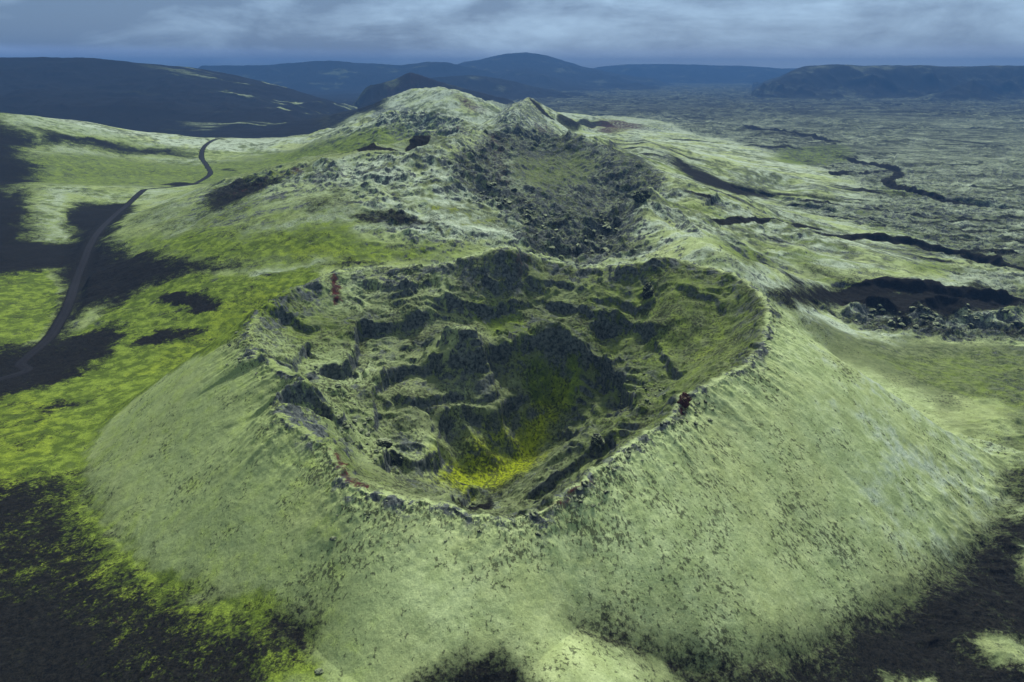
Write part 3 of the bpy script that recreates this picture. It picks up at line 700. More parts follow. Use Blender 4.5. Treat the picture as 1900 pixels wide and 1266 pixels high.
east = layer(); lay(east, [(1150,250),(1300,290),(1600,345),(1750,400),(1800,480),(1740,540),(1440,520),(1330,480),(1280,440),(1200,400),(1190,370),(1240,340),(1150,300),(1040,250)], 1.0, 10, 6, skip=S2)
rock = np.maximum(rock, (east * np.clip(0.28 + stk * 1.8, 0, 0.9)).astype(f4)); dark = np.maximum(dark, (east * sstep(stk, 0.2, 0.5) * 0.75).astype(f4)); olive = np.maximum(olive, (east * np.clip(0.3 + stk * 1.5, 0, 0.9)).astype(f4))
green = np.maximum(green, east * np.clip(0.1 - stk * 1.2, 0, 0.6)).astype(f4)
gen_ = ((YY > 280) & (YY < 1500) & ~(lava > 0.5)); rock = np.maximum(rock, (gen_ * np.clip(0.05 + mot * 1.1, 0, 0.6)).astype(f4))
ux, uy = at_z(400, 420, 14)[0] - at_z(600, 300, 60)[0], at_z(400, 420, 14)[1] - at_z(600, 300, 60)[1]
ul = math.hypot(ux, uy); ux /= ul; uy /= ul
la, lc = XX * ux + YY * uy, -XX * uy + YY * ux
stk2 = fbm(la / 60, lc / 8, 5, 0.62, 205) + fbm(la / 150, lc / 26, 3, 0.5, 206) * 0.6
west = layer(); lay(west, [(380,345),(470,320),(580,300),(720,284),(830,250),(890,240),(820,300),(850,370),(940,420),(920,455),(820,480),(600,400),(400,420),(330,400)], 1.0, 6, 6, skip=S2)
rock = np.maximum(rock, (west * np.clip(0.25 + stk2 * 1.6 + 0.25, 0, 1.0)).astype(f4)); dark = np.maximum(dark, (west * sstep(stk2, 0.22, 0.5) * 0.55).astype(f4))
yel = np.maximum(yel, west * sstep(mot, 0.25, 0.5) * 0.5).astype(f4)
grey = np.maximum(grey, west * 0.5).astype(f4)
lay(dark, [(230,390),(330,370),(420,385),(520,400),(600,420),(560,470),(420,470),(300,450),(220,440)], 0.42, 10, 8, 18, S2)
R2 = [(811,296),(850,272),(881,256),(916,240),(1031,241),(1081,256),(1156,280),(1206,303),(1240,330),(1190,365),(1180,375),(1195,400),(1190,440),(1215,462),(1130,478),(1000,472),(960,455),(925,425),(955,405),(930,392),(880,372),(858,355),(845,335),(815,310)]
lay(rock, R2, 0.95, 2.5, 3, 14, S2); lay(dark, R2, 0.46, 4, 4, 16, S2)
lay(rock, [(930,280),(990,300),(1030,290),(1090,280),(1105,310),(1050,345),(960,345)], -0.55, 5, 5, 16, S2)
lay(dark, [(930,280),(990,300),(1030,290),(1090,280),(1105,310),(1050,345),(960,345)], -0.35, 5, 5, 16, S2)
for PL in ([(771,330),(800,303),(812,312),(845,340),(870,375),(945,405),(915,422),(850,425),(790,410),(762,385),(768,350)],
           [(735,318),(800,282),(880,246),(885,252),(820,283),(760,312)], [(640,232),(735,222),(745,250),(700,262),(620,258)],
           [(760,168),(830,168),(850,200),(800,215),(740,205),(720,180)], [(800,214),(930,222),(950,236),(850,232)]):
    lay(rock, PL, -0.9, 2.5, 2, 10, S2); lay(dark, PL, -0.9, 2.5, 2, 10, S2); lay(grey, PL, 0.5, 3, 2, 10, S2)
lay(rock, [(665,222),(690,208),(770,204),(850,220),(895,240),(850,252),(760,236),(740,218)], 0.8, 3, 3, 14, S2)
lay(rock, [(940,188),(984,181),(1000,205),(1025,232),(960,238),(910,232)], 0.7, 3, 3, 14, S2)
stroke(dark, [(986,184),(1000,200),(1022,224)], 7, 0.95, skip=S2)
lay(dark, [(575,215),(610,198),(690,180),(735,168),(715,195),(660,212),(600,238)], 0.75, 8, 6, 30, 620)
lay(rock, [(1040,225),(1200,230),(1260,245),(1100,242)], 0.7, 5, 4, 20, S2)
lay(olive, [(600,300),(700,270),(840,250),(860,270),(760,285)], 0.7, 7, 5, 18, S2)
lay(olive, [(940,262),(1040,262),(1120,285),(1120,330),(1060,365),(980,360),(940,320)], 1.0, 9, 6, 22, S2)  # shadowed part of the second bowl, shade painted as darker cover
lay(olive, [(0,285),(200,285),(400,300),(560,270),(700,255),(700,280),(560,300),(430,335),(350,345),(0,345)], 0.7, 9, 6, 30, S2)
lay(olive, [(1480,600),(1600,620),(1900,640),(2100,660),(2100,1000),(1900,900),(1800,800),(1700,720),(1580,650)], 1.0, 8, 6, 20, 100)
lay(green, [(960,290),(1060,280),(1110,290),(1080,350),(1000,365),(960,340)], 0.4, 7, 5, 18, S2)
lay(olive, [(820,300),(890,242),(1010,238),(1100,262),(1240,348),(1185,440),(1210,475),(980,475),(950,420),(880,375)], 0.55, 7, 5, 18, S2)
lay(dark, [(575,215),(610,200),(700,185),(730,172),(700,200),(640,215),(600,240)], 0.7, 10, 8, 40, 620)
lay(olive, [(600,300),(700,270),(840,250),(860,270),(760,285)], 0.7, 7, 5, 18, S2)
lay(rock, [(860,240),(760,210),(680,222),(720,245),(840,258)], 0.7, 2, 3, 20, 500)
lay(rock, [(940,188),(985,182),(960,235),(910,232)], 0.75, 2, 3, 20, 700)
lay(rock, [(1040,225),(1200,230),(1260,245),(1100,242)], 0.6, 3, 3, 20, 500)
grey = np.maximum(grey, (np.clip(0.6 + fbm(XX / 50, YY / 35, 4, 0.6, 211) * 1.6, 0, 1) * sstep(YY, 225, 330) * (1 - 0.6 * np.clip(green, 0, 1))).astype(f4))  # teal of distant haze put into the cover colour, growing with distance
lipm = cone * np.exp(-np.maximum(RO - RimR, 0) / 3.2) * np.clip(0.5 + 1.6 * fbm(XX / 4, YY / 4, 4, 0.65, 207), 0, 1.2)
lipw = 0.75 + 0.35 * np.maximum(sstep(XX, 0, 12) * (1 - sstep(XX, 40, 60)), sstep(-XX, 60, 68))
rock = np.maximum(rock, np.clip(lipm * lipw, 0, 1).astype(f4))
rock = np.maximum(rock, (np.exp(-((RO - RimR) / (1.3 + 5 * np.clip(fbm(XX / 14, YY / 14, 3, 0.6, 213) + 0.15, 0, 1))) ** 2) * np.clip(0.8 + 1.2 * fbm(XX / 6, YY / 6, 3, 0.6, 209), 0, 1)).astype(f4))
lay(green, [(450,650),(380,690),(260,800),(220,880),(140,900),(160,820),(330,680),(420,620)], 0.55, 8, 2)
# bare rock wherever it is too steep for moss
rockrisk = sstep(SL, 1.15, 2.7) * inm * (1 - 0.5 * smooth_in) + sstep(SL, 0.7, 1.5) * np.clip(rug * 1.3 + lava * (RR[:, None] < 500), 0, 1) * (1 - inm)
rockrisk = np.maximum(rockrisk, sstep(SL, 0.50, 0.95) * (1 - inm) * (YY > 285) * (YY < 1600) * 0.8)
rockrisk = np.maximum(rockrisk, cliffmask * np.maximum(inm, 0.0) * 0.6 * sstep(SL, 0.5, 1.1))
rock = np.maximum(rock, np.clip(rockrisk, 0, 1).astype(f4))
rock = np.maximum(rock, (inm * (1 - 0.7 * smooth_in) * (0.38 + 0.7 * fbm(XX / 11, YY / 11, 4, 0.6, 133))).astype(f4))
rock = np.maximum(rock, (rug * sstep(fbm(wx / 22, wy / 14, 5, 0.65, 131), -0.25, 0.35) * 0.9).astype(f4))
ln = fbm(XX / 30, YY / 22, 5, 0.65, 141) + fbm(XX / 160, YY / 90, 3, 0.5, 142) * 0.5
rock = np.maximum(rock, (lava * np.clip(0.62 + 0.22 * sstep(YY, 300, 600) + 0.25 * sstep(YY, 900, 2400) + ln * 0.8 + 0.12 * sstep(YY, 500, 1500), 0, 1)).astype(f4))
dark = np.maximum(dark, (lava * sstep(ln, 0.08, 0.45) * 0.7).astype(f4))
dark = np.maximum(dark, (lava * np.clip(0.44 + 0.10 * sstep(YY, 500, 1500) + 0.5 * ln, 0, 0.8)).astype(f4))
ff = np.abs(fbm(XX / 260 + 0.6 * fbm(XX / 90, YY / 60, 2, 0.5, 231), YY / 95, 4, 0.5, 232))
dark = np.maximum(dark, (lava * (1 - sstep(ff, 0.015, 0.10)) * sstep(fbm(XX / 300, YY / 200, 2, 0.5, 233), -0.25, 0.1) * 0.8).astype(f4))
lay(rock, [(965,668),(1075,665),(1085,700),(1060,740),(980,730)], -0.7, 3, 2, 6)
lay(green, [(965,668),(1075,665),(1085,700),(1060,740),(980,730)], 0.9, 3, 2, 6)
lay(rock, [(1540,585),(1600,562),(1700,562),(1900,566),(2000,600),(1900,625),(1700,622),(1600,612)], 0.85, 3, 3, 10, S2)
# far plains and hills
plain = np.maximum(sstep(YY, 900, 1150) * (1 - sstep(XX / YY, -0.32, -0.16)), sstep(YY, 1750, 2000) * (1 - sstep(XX / YY, -0.10, -0.03))).astype(f4)
dark = np.maximum(dark, plain * 0.97)
hl = SKY['ridge_left'] > 0
strk = fbm(XX / 420, YY / 90, 5, 0.62, 151)
dark = np.where(hl, 0.95 - 0.75 * sstep(strk, 0.08, 0.35) * sstep(XX / YY, -0.7, -0.25), dark)
for nme in ('hills', 'mountain', 'far_hills', 'hills_mid', 'red_cone'):
    dark = np.where(SKY[nme] > 0, 0.90 - (0.4 * sstep(fbm(XX / 260, YY / 200, 5, 0.65, 161), 0.02, 0.4)), dark)
for nme in ('plateau', 'spur'):
    dark = np.where(SKY[nme] > 0, 0.68 - 0.35 * sstep(fbm(XX / 160, YY / 160, 5, 0.65, 171), 0.0, 0.5) + 0.15 * sstep(SL, 0.2, 0.6), dark)
dark = dark * (1 - 0)
# speckle of stones and gaps in the moss on the cone
spk = layer()
k = cone
band2 = np.exp(-(RO[k] - RimR[k]) / 5.0)
rt = sstep(XX[k], -10, 45)
spk[k] = np.clip(0.30 + 0.28 * fbm(XX[k] / 12, YY[k] / 12, 3, 0.6, 181) + 0.45 * band2 + 0.20 * rt * sstep(150 - YY[k], 0, 30), 0, 1)
k = ~cone
spk[k] = np.clip(0.35 + 0.3 * inm[k], 0, 1)

# ------------------------------------------------------------------ the track
ROAD = [(0,702),(40,672),(85,632),(112,595),(128,560),(142,520),(158,475),(175,442),(205,408),(235,382),(262,356),(272,351),(300,348),(350,343),(372,336),(390,322),(384,308),(374,293),(378,275),(392,263),(410,257)]
rw = smooth_line(np.vstack([[(-260, 175)], pts([p for p in ROAD if p[1] > 360], 200), pts([p for p in ROAD if p[1] <= 360], 420)]), 8)
s = window(rw, 20)
d, sg, run = sdist(XX[s], YY[s], rw)
kk = (1 - sstep(d, 3.0, 9.0)).astype(f4)
dark[s] = np.maximum(dark[s], (1 - sstep(d, 2.2, 3.6)) * 0.9)
zline = []
for x_, y_ in rw:
    a, l = lp(x_, y_); i = int(np.clip(np.searchsorted(LR, l), 3, NR - 4)); j = int(np.clip(np.searchsorted(TH, a), 3, NC - 4))
    zline.append(float(np.median(Z[i - 3:i + 4, j - 3:j + 4])))
zline = np.array(zline); ker = np.ones(7) / 7
zs = np.convolve(np.pad(zline, 3, 'edge'), ker, 'valid')
L_ = np.concatenate([[0], np.cumsum(np.hypot(*np.diff(rw, axis=0).T))])
zt = np.interp(run * L_[-1], L_, zs)
Z[s] = (Z[s] * (1 - kk) + (zt - 0.25) * kk).astype(f4)
road_line = (rw, zs)

# ------------------------------------------------------------------ materials
def cover_material(name):
    m = bpy.data.materials.new(name); m.use_nodes = True; t = NT(m.node_tree)
    A = t.n('ShaderNodeAttribute', attribute_name='cover_a'); B = t.n('ShaderNodeAttribute', attribute_name='cover_b')
    sa = t.n('ShaderNodeSeparateColor', i_0=A.outputs['Color']); sb = t.n('ShaderNodeSeparateColor', i_0=B.outputs['Color'])
    g, dk, rd = sa.outputs; ye, gr, sp = sb.outputs; rk = A.outputs['Alpha']; ol = B.outputs['Alpha']
    P = t.n('ShaderNodeTexCoord').outputs['Object']
    FLW = t.n('ShaderNodeAttribute', attribute_name='flow').outputs['Vector']
    nb = t.noise(P, 0.045, 5, 0.6); nm = t.noise(P, 0.22, 6, 0.65, 0.3); nf = t.noise(P, 0.9, 6, 0.7, 0.3); nff = t.noise(P, 3.2, 4, 0.7)
    ns = t.noise(FLW, 1.25, 6, 0.66, 0.25)
    na = t.noise(P, 0.07, 11, 0.76, 0.2); nc = t.noise(P, 0.34, 10, 0.76, 0.2); nb2 = t.noise(t.vmul(P, (1.0, 1.0, 0.6)), 0.22, 10, 0.78, 0.4)
    c_pale = t.mix(t.ss(nm, 0.35, 0.68), (0.238, 0.305, 0.132), (0.355, 0.435, 0.212))
    c_pale = t.mix(t.ss(nb, 0.42, 0.62, 0, 0.35), c_pale, (0.28, 0.32, 0.130))
    c_grey = t.mix(t.ss(nf, 0.35, 0.65), (0.245, 0.315, 0.225), (0.40, 0.47, 0.34))
    c_green = t.mix(t.ss(nm, 0.38, 0.66), (0.060, 0.092, 0.014), (0.175, 0.245, 0.036))
    c_green = t.mix(t.ss(nff, 0.40, 0.62, 0.35, 0), c_green, (0.030, 0.048, 0.010))
    c_yel = t.mix(t.ss(nf, 0.35, 0.65), (0.105, 0.140, 0.008), (0.270, 0.330, 0.016))
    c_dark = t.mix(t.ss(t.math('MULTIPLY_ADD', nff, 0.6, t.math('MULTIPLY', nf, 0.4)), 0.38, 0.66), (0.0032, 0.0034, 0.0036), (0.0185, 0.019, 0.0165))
    NZ = t.n('ShaderNodeSeparateXYZ', i_0=t.n('ShaderNodeNewGeometry').outputs['Normal']).outputs[2]
    c_red = t.mix(t.ss(nf, 0.35, 0.7), (0.018, 0.009, 0.010), (0.070, 0.024, 0.023))
    def brk(mask, n, amt, lo=0.35, hi=0.65):
        return t.ss(t.math('ADD', mask, t.math('MULTIPLY_ADD', n, amt, -amt * 0.5)), lo, hi)
    c = t.mix(brk(gr, nm, 0.9), c_pale, c_grey)
    c_ol = t.mix(t.ss(nc, 0.38, 0.64), (0.050, 0.068, 0.030), (0.150, 0.182, 0.085))
    c = t.mix(brk(t.math('MAXIMUM', ol, t.math('MULTIPLY', dk, 1.5)), nc, 1.2, 0.1, 0.9), c, c_ol)
    c = t.mix(t.math('MULTIPLY', brk(g, nm, 0.9, 0.15, 0.95), 1.0), c, c_green)
    c = t.mix(brk(ye, nm, 1.0, 0.2, 0.9), c, c_yel)
    # stones and gaps between moss cushions
    hole = t.ss(t.math('ADD', ns, t.math('MULTIPLY_ADD', na, 0.75, t.math('MULTIPLY_ADD', sp, 0.22, -0.25))), 0.765, 0.86)
    c = t.mix(t.math('MULTIPLY', hole, 0.75), c, t.mix(0.35, c_dark, (0.045, 0.05, 0.03)))
    tone = t.ss(nff, 0.3, 0.7, 0.78, 1.12)
    c = t.vmul(c, t.n('ShaderNodeCombineXYZ', i_0=tone, i_1=tone, i_2=tone).outputs[0])
    nh = t.noise(P, 1.3, 9, 0.78, 0.1)
    nd = t.math('MULTIPLY_ADD', na, 0.22, t.math('MULTIPLY_ADD', nc, 0.38, t.math('MULTIPLY', nh, 0.40)))
    # bare rock: moss and lichen hold only on the flatter facets
    fle = t.math('ADD', t.math('MULTIPLY_ADD', nb2, 2.7, -0.85), t.math('MULTIPLY_ADD', NZ, 0.20, -0.09))
    fle = t.math('SUBTRACT', fle, t.math('MULTIPLY_ADD', rk, 0.13, 0.05))
    c_rock = t.mix(t.ss(nf, 0.35, 0.65), (0.022, 0.027, 0.030), (0.105, 0.122, 0.112))
    rmask = t.ss(t.math('ADD', rk, t.math('MULTIPLY_ADD', nd, 2.4, -1.2)), 0.15, 0.75)
    c = t.mix(t.math('MULTIPLY', rmask, t.ss(fle, 0.36, 0.50, 1.0, 0.0)), c, c_rock)
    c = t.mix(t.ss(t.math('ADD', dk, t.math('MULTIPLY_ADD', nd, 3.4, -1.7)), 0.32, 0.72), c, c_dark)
    c = t.mix(brk(rd, t.math('MULTIPLY_ADD', nm, 0.5, t.math('MULTIPLY', nf, 0.5)), 3.0, 0.3, 0.9), c, c_red)
    hgt = t.math('ADD', t.math('MULTIPLY', nf, 0.9), t.math('MULTIPLY', nff, 0.35))
    hgt = t.math('ADD', hgt, t.math('MULTIPLY', hole, -0.15))
    bump = t.n('ShaderNodeBump', i_Strength=0.5, i_Distance=0.5, i_Height=hgt)
    bs = t.n('ShaderNodeBsdfPrincipled'); t.set(bs.inputs['Base Color'], c); bs.inputs['Roughness'].default_value = 0.95
    bs.inputs['Specular IOR Level'].default_value = 0.02
    t.set(bs.inputs['Normal'], bump.outputs[0])
    t.n('ShaderNodeOutputMaterial', i_0=bs.outputs[0])
    return m
MAT = cover_material('moss_and_cinder')

# ------------------------------------------------------------------ split the surface into its landforms
REG = np.zeros((NR, NC), np.int8)
names = ['ground', 'crater', 'inner_wall', 'crater_floor', 'lava_field', 'hills', 'hills', 'mountain', 'plateau', 'ground', 'crater', 'crater', 'sand_plain']
REG[lava > 0.45] = 4
REG[plain > 0.5] = 12
m2 = layer(); lay(m2, [(200,430),(400,340),(640,288),(760,280),(900,240),(1010,235),(1100,262),(1200,310),(1290,342),(1345,462),(1365,480),(1271,483),(1100,497),(930,457),(743,494),(590,500),(400,490)], 1, 4, skip=262)
REG[(m2 > 0.5) & (RO > RimR + 14)] = 10
m3 = layer(); lay(m3, [(560,252),(680,218),(800,160),(880,185),(985,180),(1045,238),(900,240),(820,262),(640,280)], 1, 8, skip=620)
REG[m3 > 0.5] = 11
REG[(RO < BR) & (RO >= RimR)] = 1
REG[(RO < RimR)] = 2
REG[(RO < RimR) & (yel > 0.5)] = 3
for nm_, r_ in (('ridge_left', 5), ('hills', 6), ('far_hills', 6), ('hills_mid', 6), ('red_cone', 6), ('mountain', 7), ('plateau', 8), ('spur', 8)):
    REG[SKY[nm_] > 0] = r_
# flow coordinates: across and down the slope of the big cone; plain elsewhere
wfl = sstep(np.abs(PF), 0.1, 1.2)
FX = np.where(cone, PF * 95.0, XX); FY = np.where(cone, RO * (0.95 - 0.25 * wfl * sstep(XX, 0, 60)), YY)
FX = FX.astype(f4); FY = FY.astype(f4)
ca = np.stack([green, dark, red, rock], -1).reshape(-1, 4)
oln = fbm(XX / 25, YY / 25, 4, 0.6, 221)
olive = np.maximum(olive, (inm * np.clip(0.62 + 0.7 * oln + 0.30 * sstep(XX, -30, 20), 0, 1) * (1 - 0.5 * sstep(-XX, 35, 60) * sstep(190 - YY, -20, 20))).astype(f4))
olive = np.maximum(olive, (lava * np.clip(0.7 + oln * 0.9, 0, 1)).astype(f4))
for nme in SKY: olive = np.where(SKY[nme] > 0, 0.45 if nme == 'ridge_left' else 0.85, olive)
olive = np.maximum(olive, (sstep(YY, 280, 420) * (1 - lava) * np.clip(0.38 + 1.4 * mot, 0, 0.95)).astype(f4))
lay(olive, [(1350,500),(1450,560),(1560,620),(1700,640),(1900,700),(2100,800),(2100,1000),(1840,850),(1700,740),(1500,620)], 0.75, 8, 6, 18, 100)
lay(olive, [(1780,740),(1850,740),(1900,800),(1870,830),(1800,780)], -0.7, 5, 4, 12, 100)
olive = np.where(cone, np.clip(0.12 + 0.5 * fbm(XX / 30, YY / 30, 4, 0.6, 223), 0, 0.5), olive).astype(f4)
cb = np.stack([yel, grey, spk, olive], -1).reshape(-1, 4)
fl3 = np.stack([FX, FY, Z * 0.6], -1).reshape(-1, 3)
V = np.stack([XX, YY, Z], -1).reshape(-1, 3)
fr = REG[:-1, :-1]
idx = np.arange(NR * NC, dtype=np.int32).reshape(NR, NC)
quads = np.stack([idx[:-1, :-1], idx[:-1, 1:], idx[1:, 1:], idx[1:, :-1]], -1)
def make(name, sel, parent=None):
    q_ = quads[sel][:, ::-1]
    if not len(q_): return None
    used = np.zeros(NR * NC, bool); used[q_.ravel()] = True
    mp = np.cumsum(used, dtype=np.int32) - 1; vv = V[used]; q_ = mp[q_]
    me = bpy.data.meshes.new(name); nf_ = len(q_)
    me.vertices.add(len(vv)); me.vertices.foreach_set('co', vv.ravel().astype(f4))
    me.loops.add(nf_ * 4); me.loops.foreach_set('vertex_index', q_.ravel().astype(np.int32))
    me.polygons.add(nf_); me.polygons.foreach_set('loop_start', np.arange(0, nf_ * 4, 4, dtype=np.int32))
    me.polygons.foreach_set('use_smooth', np.ones(nf_, bool))
    me.update(calc_edges=True)
    for an, arr in (('cover_a', ca), ('cover_b', cb)):
        at = me.attributes.new(an, 'FLOAT_COLOR', 'POINT'); at.data.foreach_set('color', arr[used].ravel().astype(f4))
    at = me.attributes.new('flow', 'FLOAT_VECTOR', 'POINT'); at.data.foreach_set('vector', fl3[used].ravel().astype(f4))
    me.materials.append(MAT)
    o = bpy.data.objects.new(name, me); C.objects.link(o); o.parent = parent
    if parent is None: o['kind'] = 'structure'
    return o
crater_o = make('crater', fr == 1)
make('inner_wall', fr == 2, crater_o); make('crater_floor', fr == 3, crater_o)
for r_ in (0, 4, 5, 6, 7, 8, 10, 11, 12):
    make(names[r_], fr == r_)

# surface height anywhere
def zat(x, y):
    a, l = lp(x, y); i = int(np.clip(np.searchsorted(RR, math.hypot(x, y)), 1, NR - 1)); j = int(np.clip(np.searchsorted(TH, a), 1, NC - 1))
    u = (math.hypot(x, y) - RR[i - 1]) / (RR[i] - RR[i - 1]); v_ = (a - TH[j - 1]) / (TH[j] - TH[j - 1])
    return float((Z[i - 1, j - 1] * (1 - v_) + Z[i - 1, j] * v_) * (1 - u) + (Z[i, j - 1] * (1 - v_) + Z[i, j] * v_) * u)

# ------------------------------------------------------------------ gravel road
rm = bpy.data.materials.new('road_gravel'); rm.use_nodes = True; t = NT(rm.node_tree)
P = t.n('ShaderNodeTexCoord').outputs['Object']; UVa = t.n('ShaderNodeAttribute', attribute_name='across').outputs['Fac']
n = t.noise(P, 1.4, 8, 0.75); rut = t.math('ABSOLUTE', t.math('SUBTRACT', t.math('ABSOLUTE', UVa), 0.45))
c = t.mix(t.ss(n, 0.35, 0.65), (0.003, 0.0035, 0.0045), (0.011, 0.012, 0.014))
c = t.mix(t.ss(rut, 0.0, 0.22, 0.35, 0.0), c, (0.015, 0.015, 0.018))
bs = t.n('ShaderNodeBsdfPrincipled'); t.set(bs.inputs['Base Color'], c); bs.inputs['Roughness'].default_value = 0.95
bs.inputs['Specular IOR Level'].default_value = 0.1
t.n('ShaderNodeOutputMaterial', i_0=bs.outputs[0])
rw_, zs_ = road_line
tan = np.gradient(rw_, axis=0); tan /= np.hypot(*tan.T)[:, None]; nrm = np.stack([-tan[:, 1], tan[:, 0]], -1)
vv, ac = [], []
for i in range(len(rw_)):
    for a in (-1, -0.5, 0, 0.5, 1):
        p_ = rw_[i] + nrm[i] * a * 2.0
        vv.append((p_[0], p_[1], zs_[i] - 0.25 + 0.12 - 0.16 * a * a + 0.04)); ac.append(a)
me = bpy.data.meshes.new('road')
me.from_pydata(vv, [], [(i * 5 + j, i * 5 + j + 5, i * 5 + j + 6, i * 5 + j + 1) for i in range(len(rw_) - 1) for j in range(4)])
at = me.attributes.new('across', 'FLOAT', 'POINT'); at.data.foreach_set('value', np.array(ac, f4)); me.materials.append(rm)
for p in me.polygons: p.use_smooth = True
ro = bpy.data.objects.new('road', me); C.objects.link(ro); ro['kind'] = 'structure'

# ------------------------------------------------------------------ boulders and crags
rng = np.random.RandomState(7)
def rock_material(name, lo, hi, moss):
    m = bpy.data.materials.new(name); m.use_nodes = True; t = NT(m.node_tree)
    P = t.n('ShaderNodeTexCoord').outputs['Object']; NZ = t.n('ShaderNodeSeparateXYZ', i_0=t.n('ShaderNodeNewGeometry').outputs['Normal']).outputs[2]
    n1_ = t.noise(P, 2.2, 8, 0.72, 0.3); n2_ = t.noise(P, 0.8, 9, 0.75)
    c = t.mix(t.ss(n1_, 0.35, 0.65), lo, hi)
    f = t.math('MULTIPLY_ADD', NZ, 0.35, n2_)
    c = t.mix(t.math('MULTIPLY', t.ss(f, 0.66, 0.84), moss), c, (0.20, 0.24, 0.13))
    b_ = t.n('ShaderNodeBump', i_Strength=0.7, i_Distance=0.25, i_Height=n1_)
    bs = t.n('ShaderNodeBsdfPrincipled'); t.set(bs.inputs['Base Color'], c); bs.inputs['Roughness'].default_value = 0.9
    bs.inputs['Specular IOR Level'].default_value = 0.1; t.set(bs.inputs['Normal'], b_.outputs[0])
    t.n('ShaderNodeOutputMaterial', i_0=bs.outputs[0]); return m
M_rock = rock_material('lava_rock', (0.010, 0.012, 0.014), (0.050, 0.056, 0.056), 0.9)
M_red = rock_material('red_cinder', (0.020, 0.009, 0.009), (0.080, 0.027, 0.024), 0.3)
import bmesh
def rock_mesh(name, seed, sub=4, spiky=0.28, flat=0.75, cuts=14, mat=None, dims=(1, 1, 1)):
    r_ = np.random.RandomState(seed); bm = bmesh.new()
    bmesh.ops.create_icosphere(bm, subdivisions=sub, radius=1.0)
    co_ = np.array([v.co[:] for v in bm.verts])
    nrm_ = r_.normal(size=(cuts, 3)); nrm_ /= np.linalg.norm(nrm_, axis=1)[:, None]; off = r_.uniform(0.55, 0.9, cuts)
    for n_, o_ in zip(nrm_, off):                                      # broken faces
        d_ = co_ @ n_ - o_; m_ = d_ > 0; co_[m_] -= np.outer(d_[m_] * 0.92, n_)
    dm = np.array(dims, float); q_ = co_ * dm / dm.min()
    nn = fbm(q_[:, 0] * 1.5 + q_[:, 2] * 0.9 + seed, q_[:, 1] * 1.5 - q_[:, 2] * 1.2, 5, 0.6, seed)
    nn = nn + 0.6 * ridged(q_[:, 0] * 0.9 + seed, q_[:, 1] * 0.9 + q_[:, 2] * 0.7, 4, 0.55, seed + 5) - 0.25
    co_ = co_ * dm + co_ * (spiky * nn * dm.min() * 1.5)[:, None]; co_[:, 2] *= flat
    for v, c in zip(bm.verts, co_): v.co = c
    me = bpy.data.meshes.new(name); bm.to_mesh(me); bm.free(); me.materials.append(mat or M_rock)
    return me
def put(o, x, y, size, sink=0.35, rot=None):
    o.location = (x, y, zat(x, y) + size[2] * (1 - sink) * 0.6)
    o.scale = size; o.rotation_euler = (0, 0, rng.uniform(0, 6.28) if rot is None else rot)
def outcrop(name, px, py, size, label, cat, seed, mat=None, skip=0, rot=None, sink=0.45, **kw):
    x, y, z = hit(px, py, skip)
    o = bpy.data.objects.new(name, rock_mesh(name, seed, 5, mat=mat, dims=size, **kw)); C.objects.link(o)
    put(o, x, y, size, sink, rot); o.scale = (1, 1, 1); o['label'] = label; o['category'] = cat; return o
outcrop('cinder_outcrop', 1268, 752, (1.7, 1.5, 3.0), 'red brown cinder knob standing on the right edge of the big crater rim', 'rock outcrop', 11, M_red, spiky=0.35)
outcrop('rock_outcrop', 1108, 824, (2.0, 1.7, 2.4), 'blocky dark rock stub on the mossy slab just inside the near right rim', 'rock outcrop', 12, spiky=0.35)
outcrop('boulder', 712, 828, (2.4, 2.0, 2.2), 'round dark boulder at the foot of the left ledge inside the big crater', 'boulder', 13)
outcrop('rock_outcrop', 1200, 548, (2.4, 2.0, 4.5), 'dark upright rock fin in the back right wall of the big crater', 'rock outcrop', 14, spiky=0.5)
outcrop('rock_outcrop', 1190, 374, (5.0, 4.0, 6.5), 'pointed dark crag on the ridge behind the big crater', 'rock outcrop', 16, skip=S2, spiky=0.6)
outcrop('boulder', 592, 1247, (0.9, 0.6, 0.45), 'lone dark stone low on the cone near the bottom edge of the picture', 'boulder', 20)
outcrop('boulder', 618, 1001, (0.8, 0.6, 0.5), 'dark stone on the front slope below the red cinder patch', 'boulder', 21)
protos = [rock_mesh('boulder', 40 + i, 3) for i in range(7)]
def scatter(P, n_, spread_, smin, smax, label, group, out=0.0, skip=0):
    W = smooth_line(pts(P, skip), 6); L = np.hypot(*np.diff(W, axis=0).T); cum = np.concatenate([[0], np.cumsum(L)])
    for i in range(n_):
        u = rng.uniform(0, cum[-1]); x = np.interp(u, cum, W[:, 0]); y = np.interp(u, cum, W[:, 1])
        r_ = math.hypot(x - CX, y - CY); k_ = (r_ + out + abs(rng.normal(0, spread_)) * (1 if out >= 0 else -1)) / r_
        x, y = CX + (x - CX) * k_, CY + (y - CY) * k_
        sz = smin + (smax - smin) * rng.rand() ** 2.2
        o = bpy.data.objects.new('boulder', protos[rng.randint(7)]); C.objects.link(o)
        put(o, x, y, (sz * rng.uniform(0.8, 1.3), sz * rng.uniform(0.7, 1.1), sz * rng.uniform(0.6, 1.0)), 0.4)
        o['label'] = label; o['category'] = 'boulder'; o['group'] = group
scatter([(950,957),(1005,953),(1035,932),(1077,902),(1110,877),(1131,860),(1174,826),(1216,797),(1254,772),(1308,719)], 110, 2.2, 0.18, 0.75,
        'dark lava block strewn with others along the near right rim', 'lava blocks along the near right rim', 0.3)
scatter([(470,640),(465,600),(470,672),(500,700)], 30, 3.0, 0.2, 0.7, 'dark lava block scattered with others outside the left rim', 'lava blocks outside the left rim', 0.3)
scatter([(650,905),(723,923),(820,940),(904,961)], 24, 3.0, 0.15, 0.5, 'small dark stone lying among others below the front rim', 'stones below the front rim', 0.5)
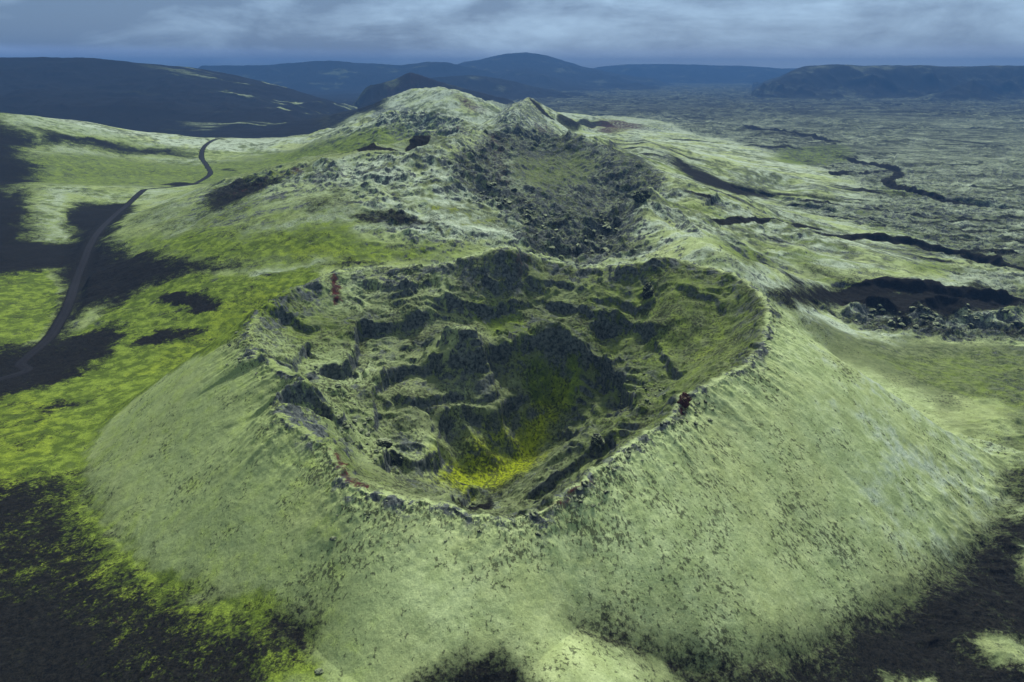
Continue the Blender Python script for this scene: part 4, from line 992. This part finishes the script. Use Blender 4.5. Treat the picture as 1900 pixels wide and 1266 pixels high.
def scatter_in(poly, n_, smin, smax, label, group, skip=0):
    P = np.array(poly, float); k = 0
    while k < n_:
        px, py = rng.uniform(P[:, 0].min(), P[:, 0].max()), rng.uniform(P[:, 1].min(), P[:, 1].max())
        c = False
        for a in range(len(P)):
            x0_, y0_ = P[a]; x1_, y1_ = P[(a + 1) % len(P)]
            if (y0_ > py) != (y1_ > py) and px < (x1_ - x0_) * (py - y0_) / (y1_ - y0_) + x0_: c = not c
        if not c: continue
        x, y, z = hit(px, py, skip); sz = smin + (smax - smin) * rng.rand() ** 2
        o = bpy.data.objects.new('boulder', protos[rng.randint(7)]); C.objects.link(o)
        put(o, x, y, (sz * rng.uniform(0.8, 1.3), sz * rng.uniform(0.7, 1.1), sz * rng.uniform(0.6, 1.0)), 0.4)
        o['label'] = label; o['category'] = 'boulder'; o['group'] = group; k += 1
scatter_in([(580,660),(660,700),(720,840),(780,860),(700,870),(620,790)], 40, 0.3, 1.1, 'dark fallen block among the rubble below the left wall of the big crater', 'fallen blocks below the left crater wall')
scatter_in([(1560,590),(1620,572),(1760,566),(1890,575),(1890,605),(1700,615),(1580,605)], 36, 0.7, 2.4, 'dark lava block among the broken lava right of the big cone', 'lava blocks right of the big cone', S2)
scatter_in([(860,360),(940,330),(1000,400),(1120,400),(1180,440),(1120,470),(1000,465),(940,400)], 60, 0.8, 3.0, 'dark lava block in the rubble on the floor of the second crater', 'lava blocks on the second crater floor', S2)
scatter_in([(1150,700),(1230,690),(1240,740),(1170,760),(1120,760)], 26, 0.3, 1.0, 'dark fallen block in the rubble hollow under the right crater wall', 'fallen blocks in the right hollow')

# ------------------------------------------------------------------ haze
hz0, hz1 = float(Z.min()) - 1.0, max(CAMZ, float(Z.max())) + 3
hm = bpy.data.materials.new('haze'); hm.use_nodes = True; t = NT(hm.node_tree)
pv = t.n('ShaderNodeVolumePrincipled'); pv.inputs['Color'].default_value = (0.085, 0.215, 0.47, 1); pv.inputs['Density'].default_value = 1.75e-4
pv.inputs['Anisotropy'].default_value = 0.0
t.n('ShaderNodeOutputMaterial', i_1=pv.outputs[0])
me = bpy.data.meshes.new('haze')
x0, x1, y0, y1 = -11000, 11000, -150, 10900
vv = [(x, y, z) for z in (hz0, hz1) for x, y in ((x0, y0), (x1, y0), (x1, y1), (x0, y1))]
me.from_pydata(vv, [], [(0, 3, 2, 1), (4, 5, 6, 7), (0, 1, 5, 4), (1, 2, 6, 5), (2, 3, 7, 6), (3, 0, 4, 7)])
me.materials.append(hm)
ho = bpy.data.objects.new('haze', me); C.objects.link(ho); ho['kind'] = 'stuff'
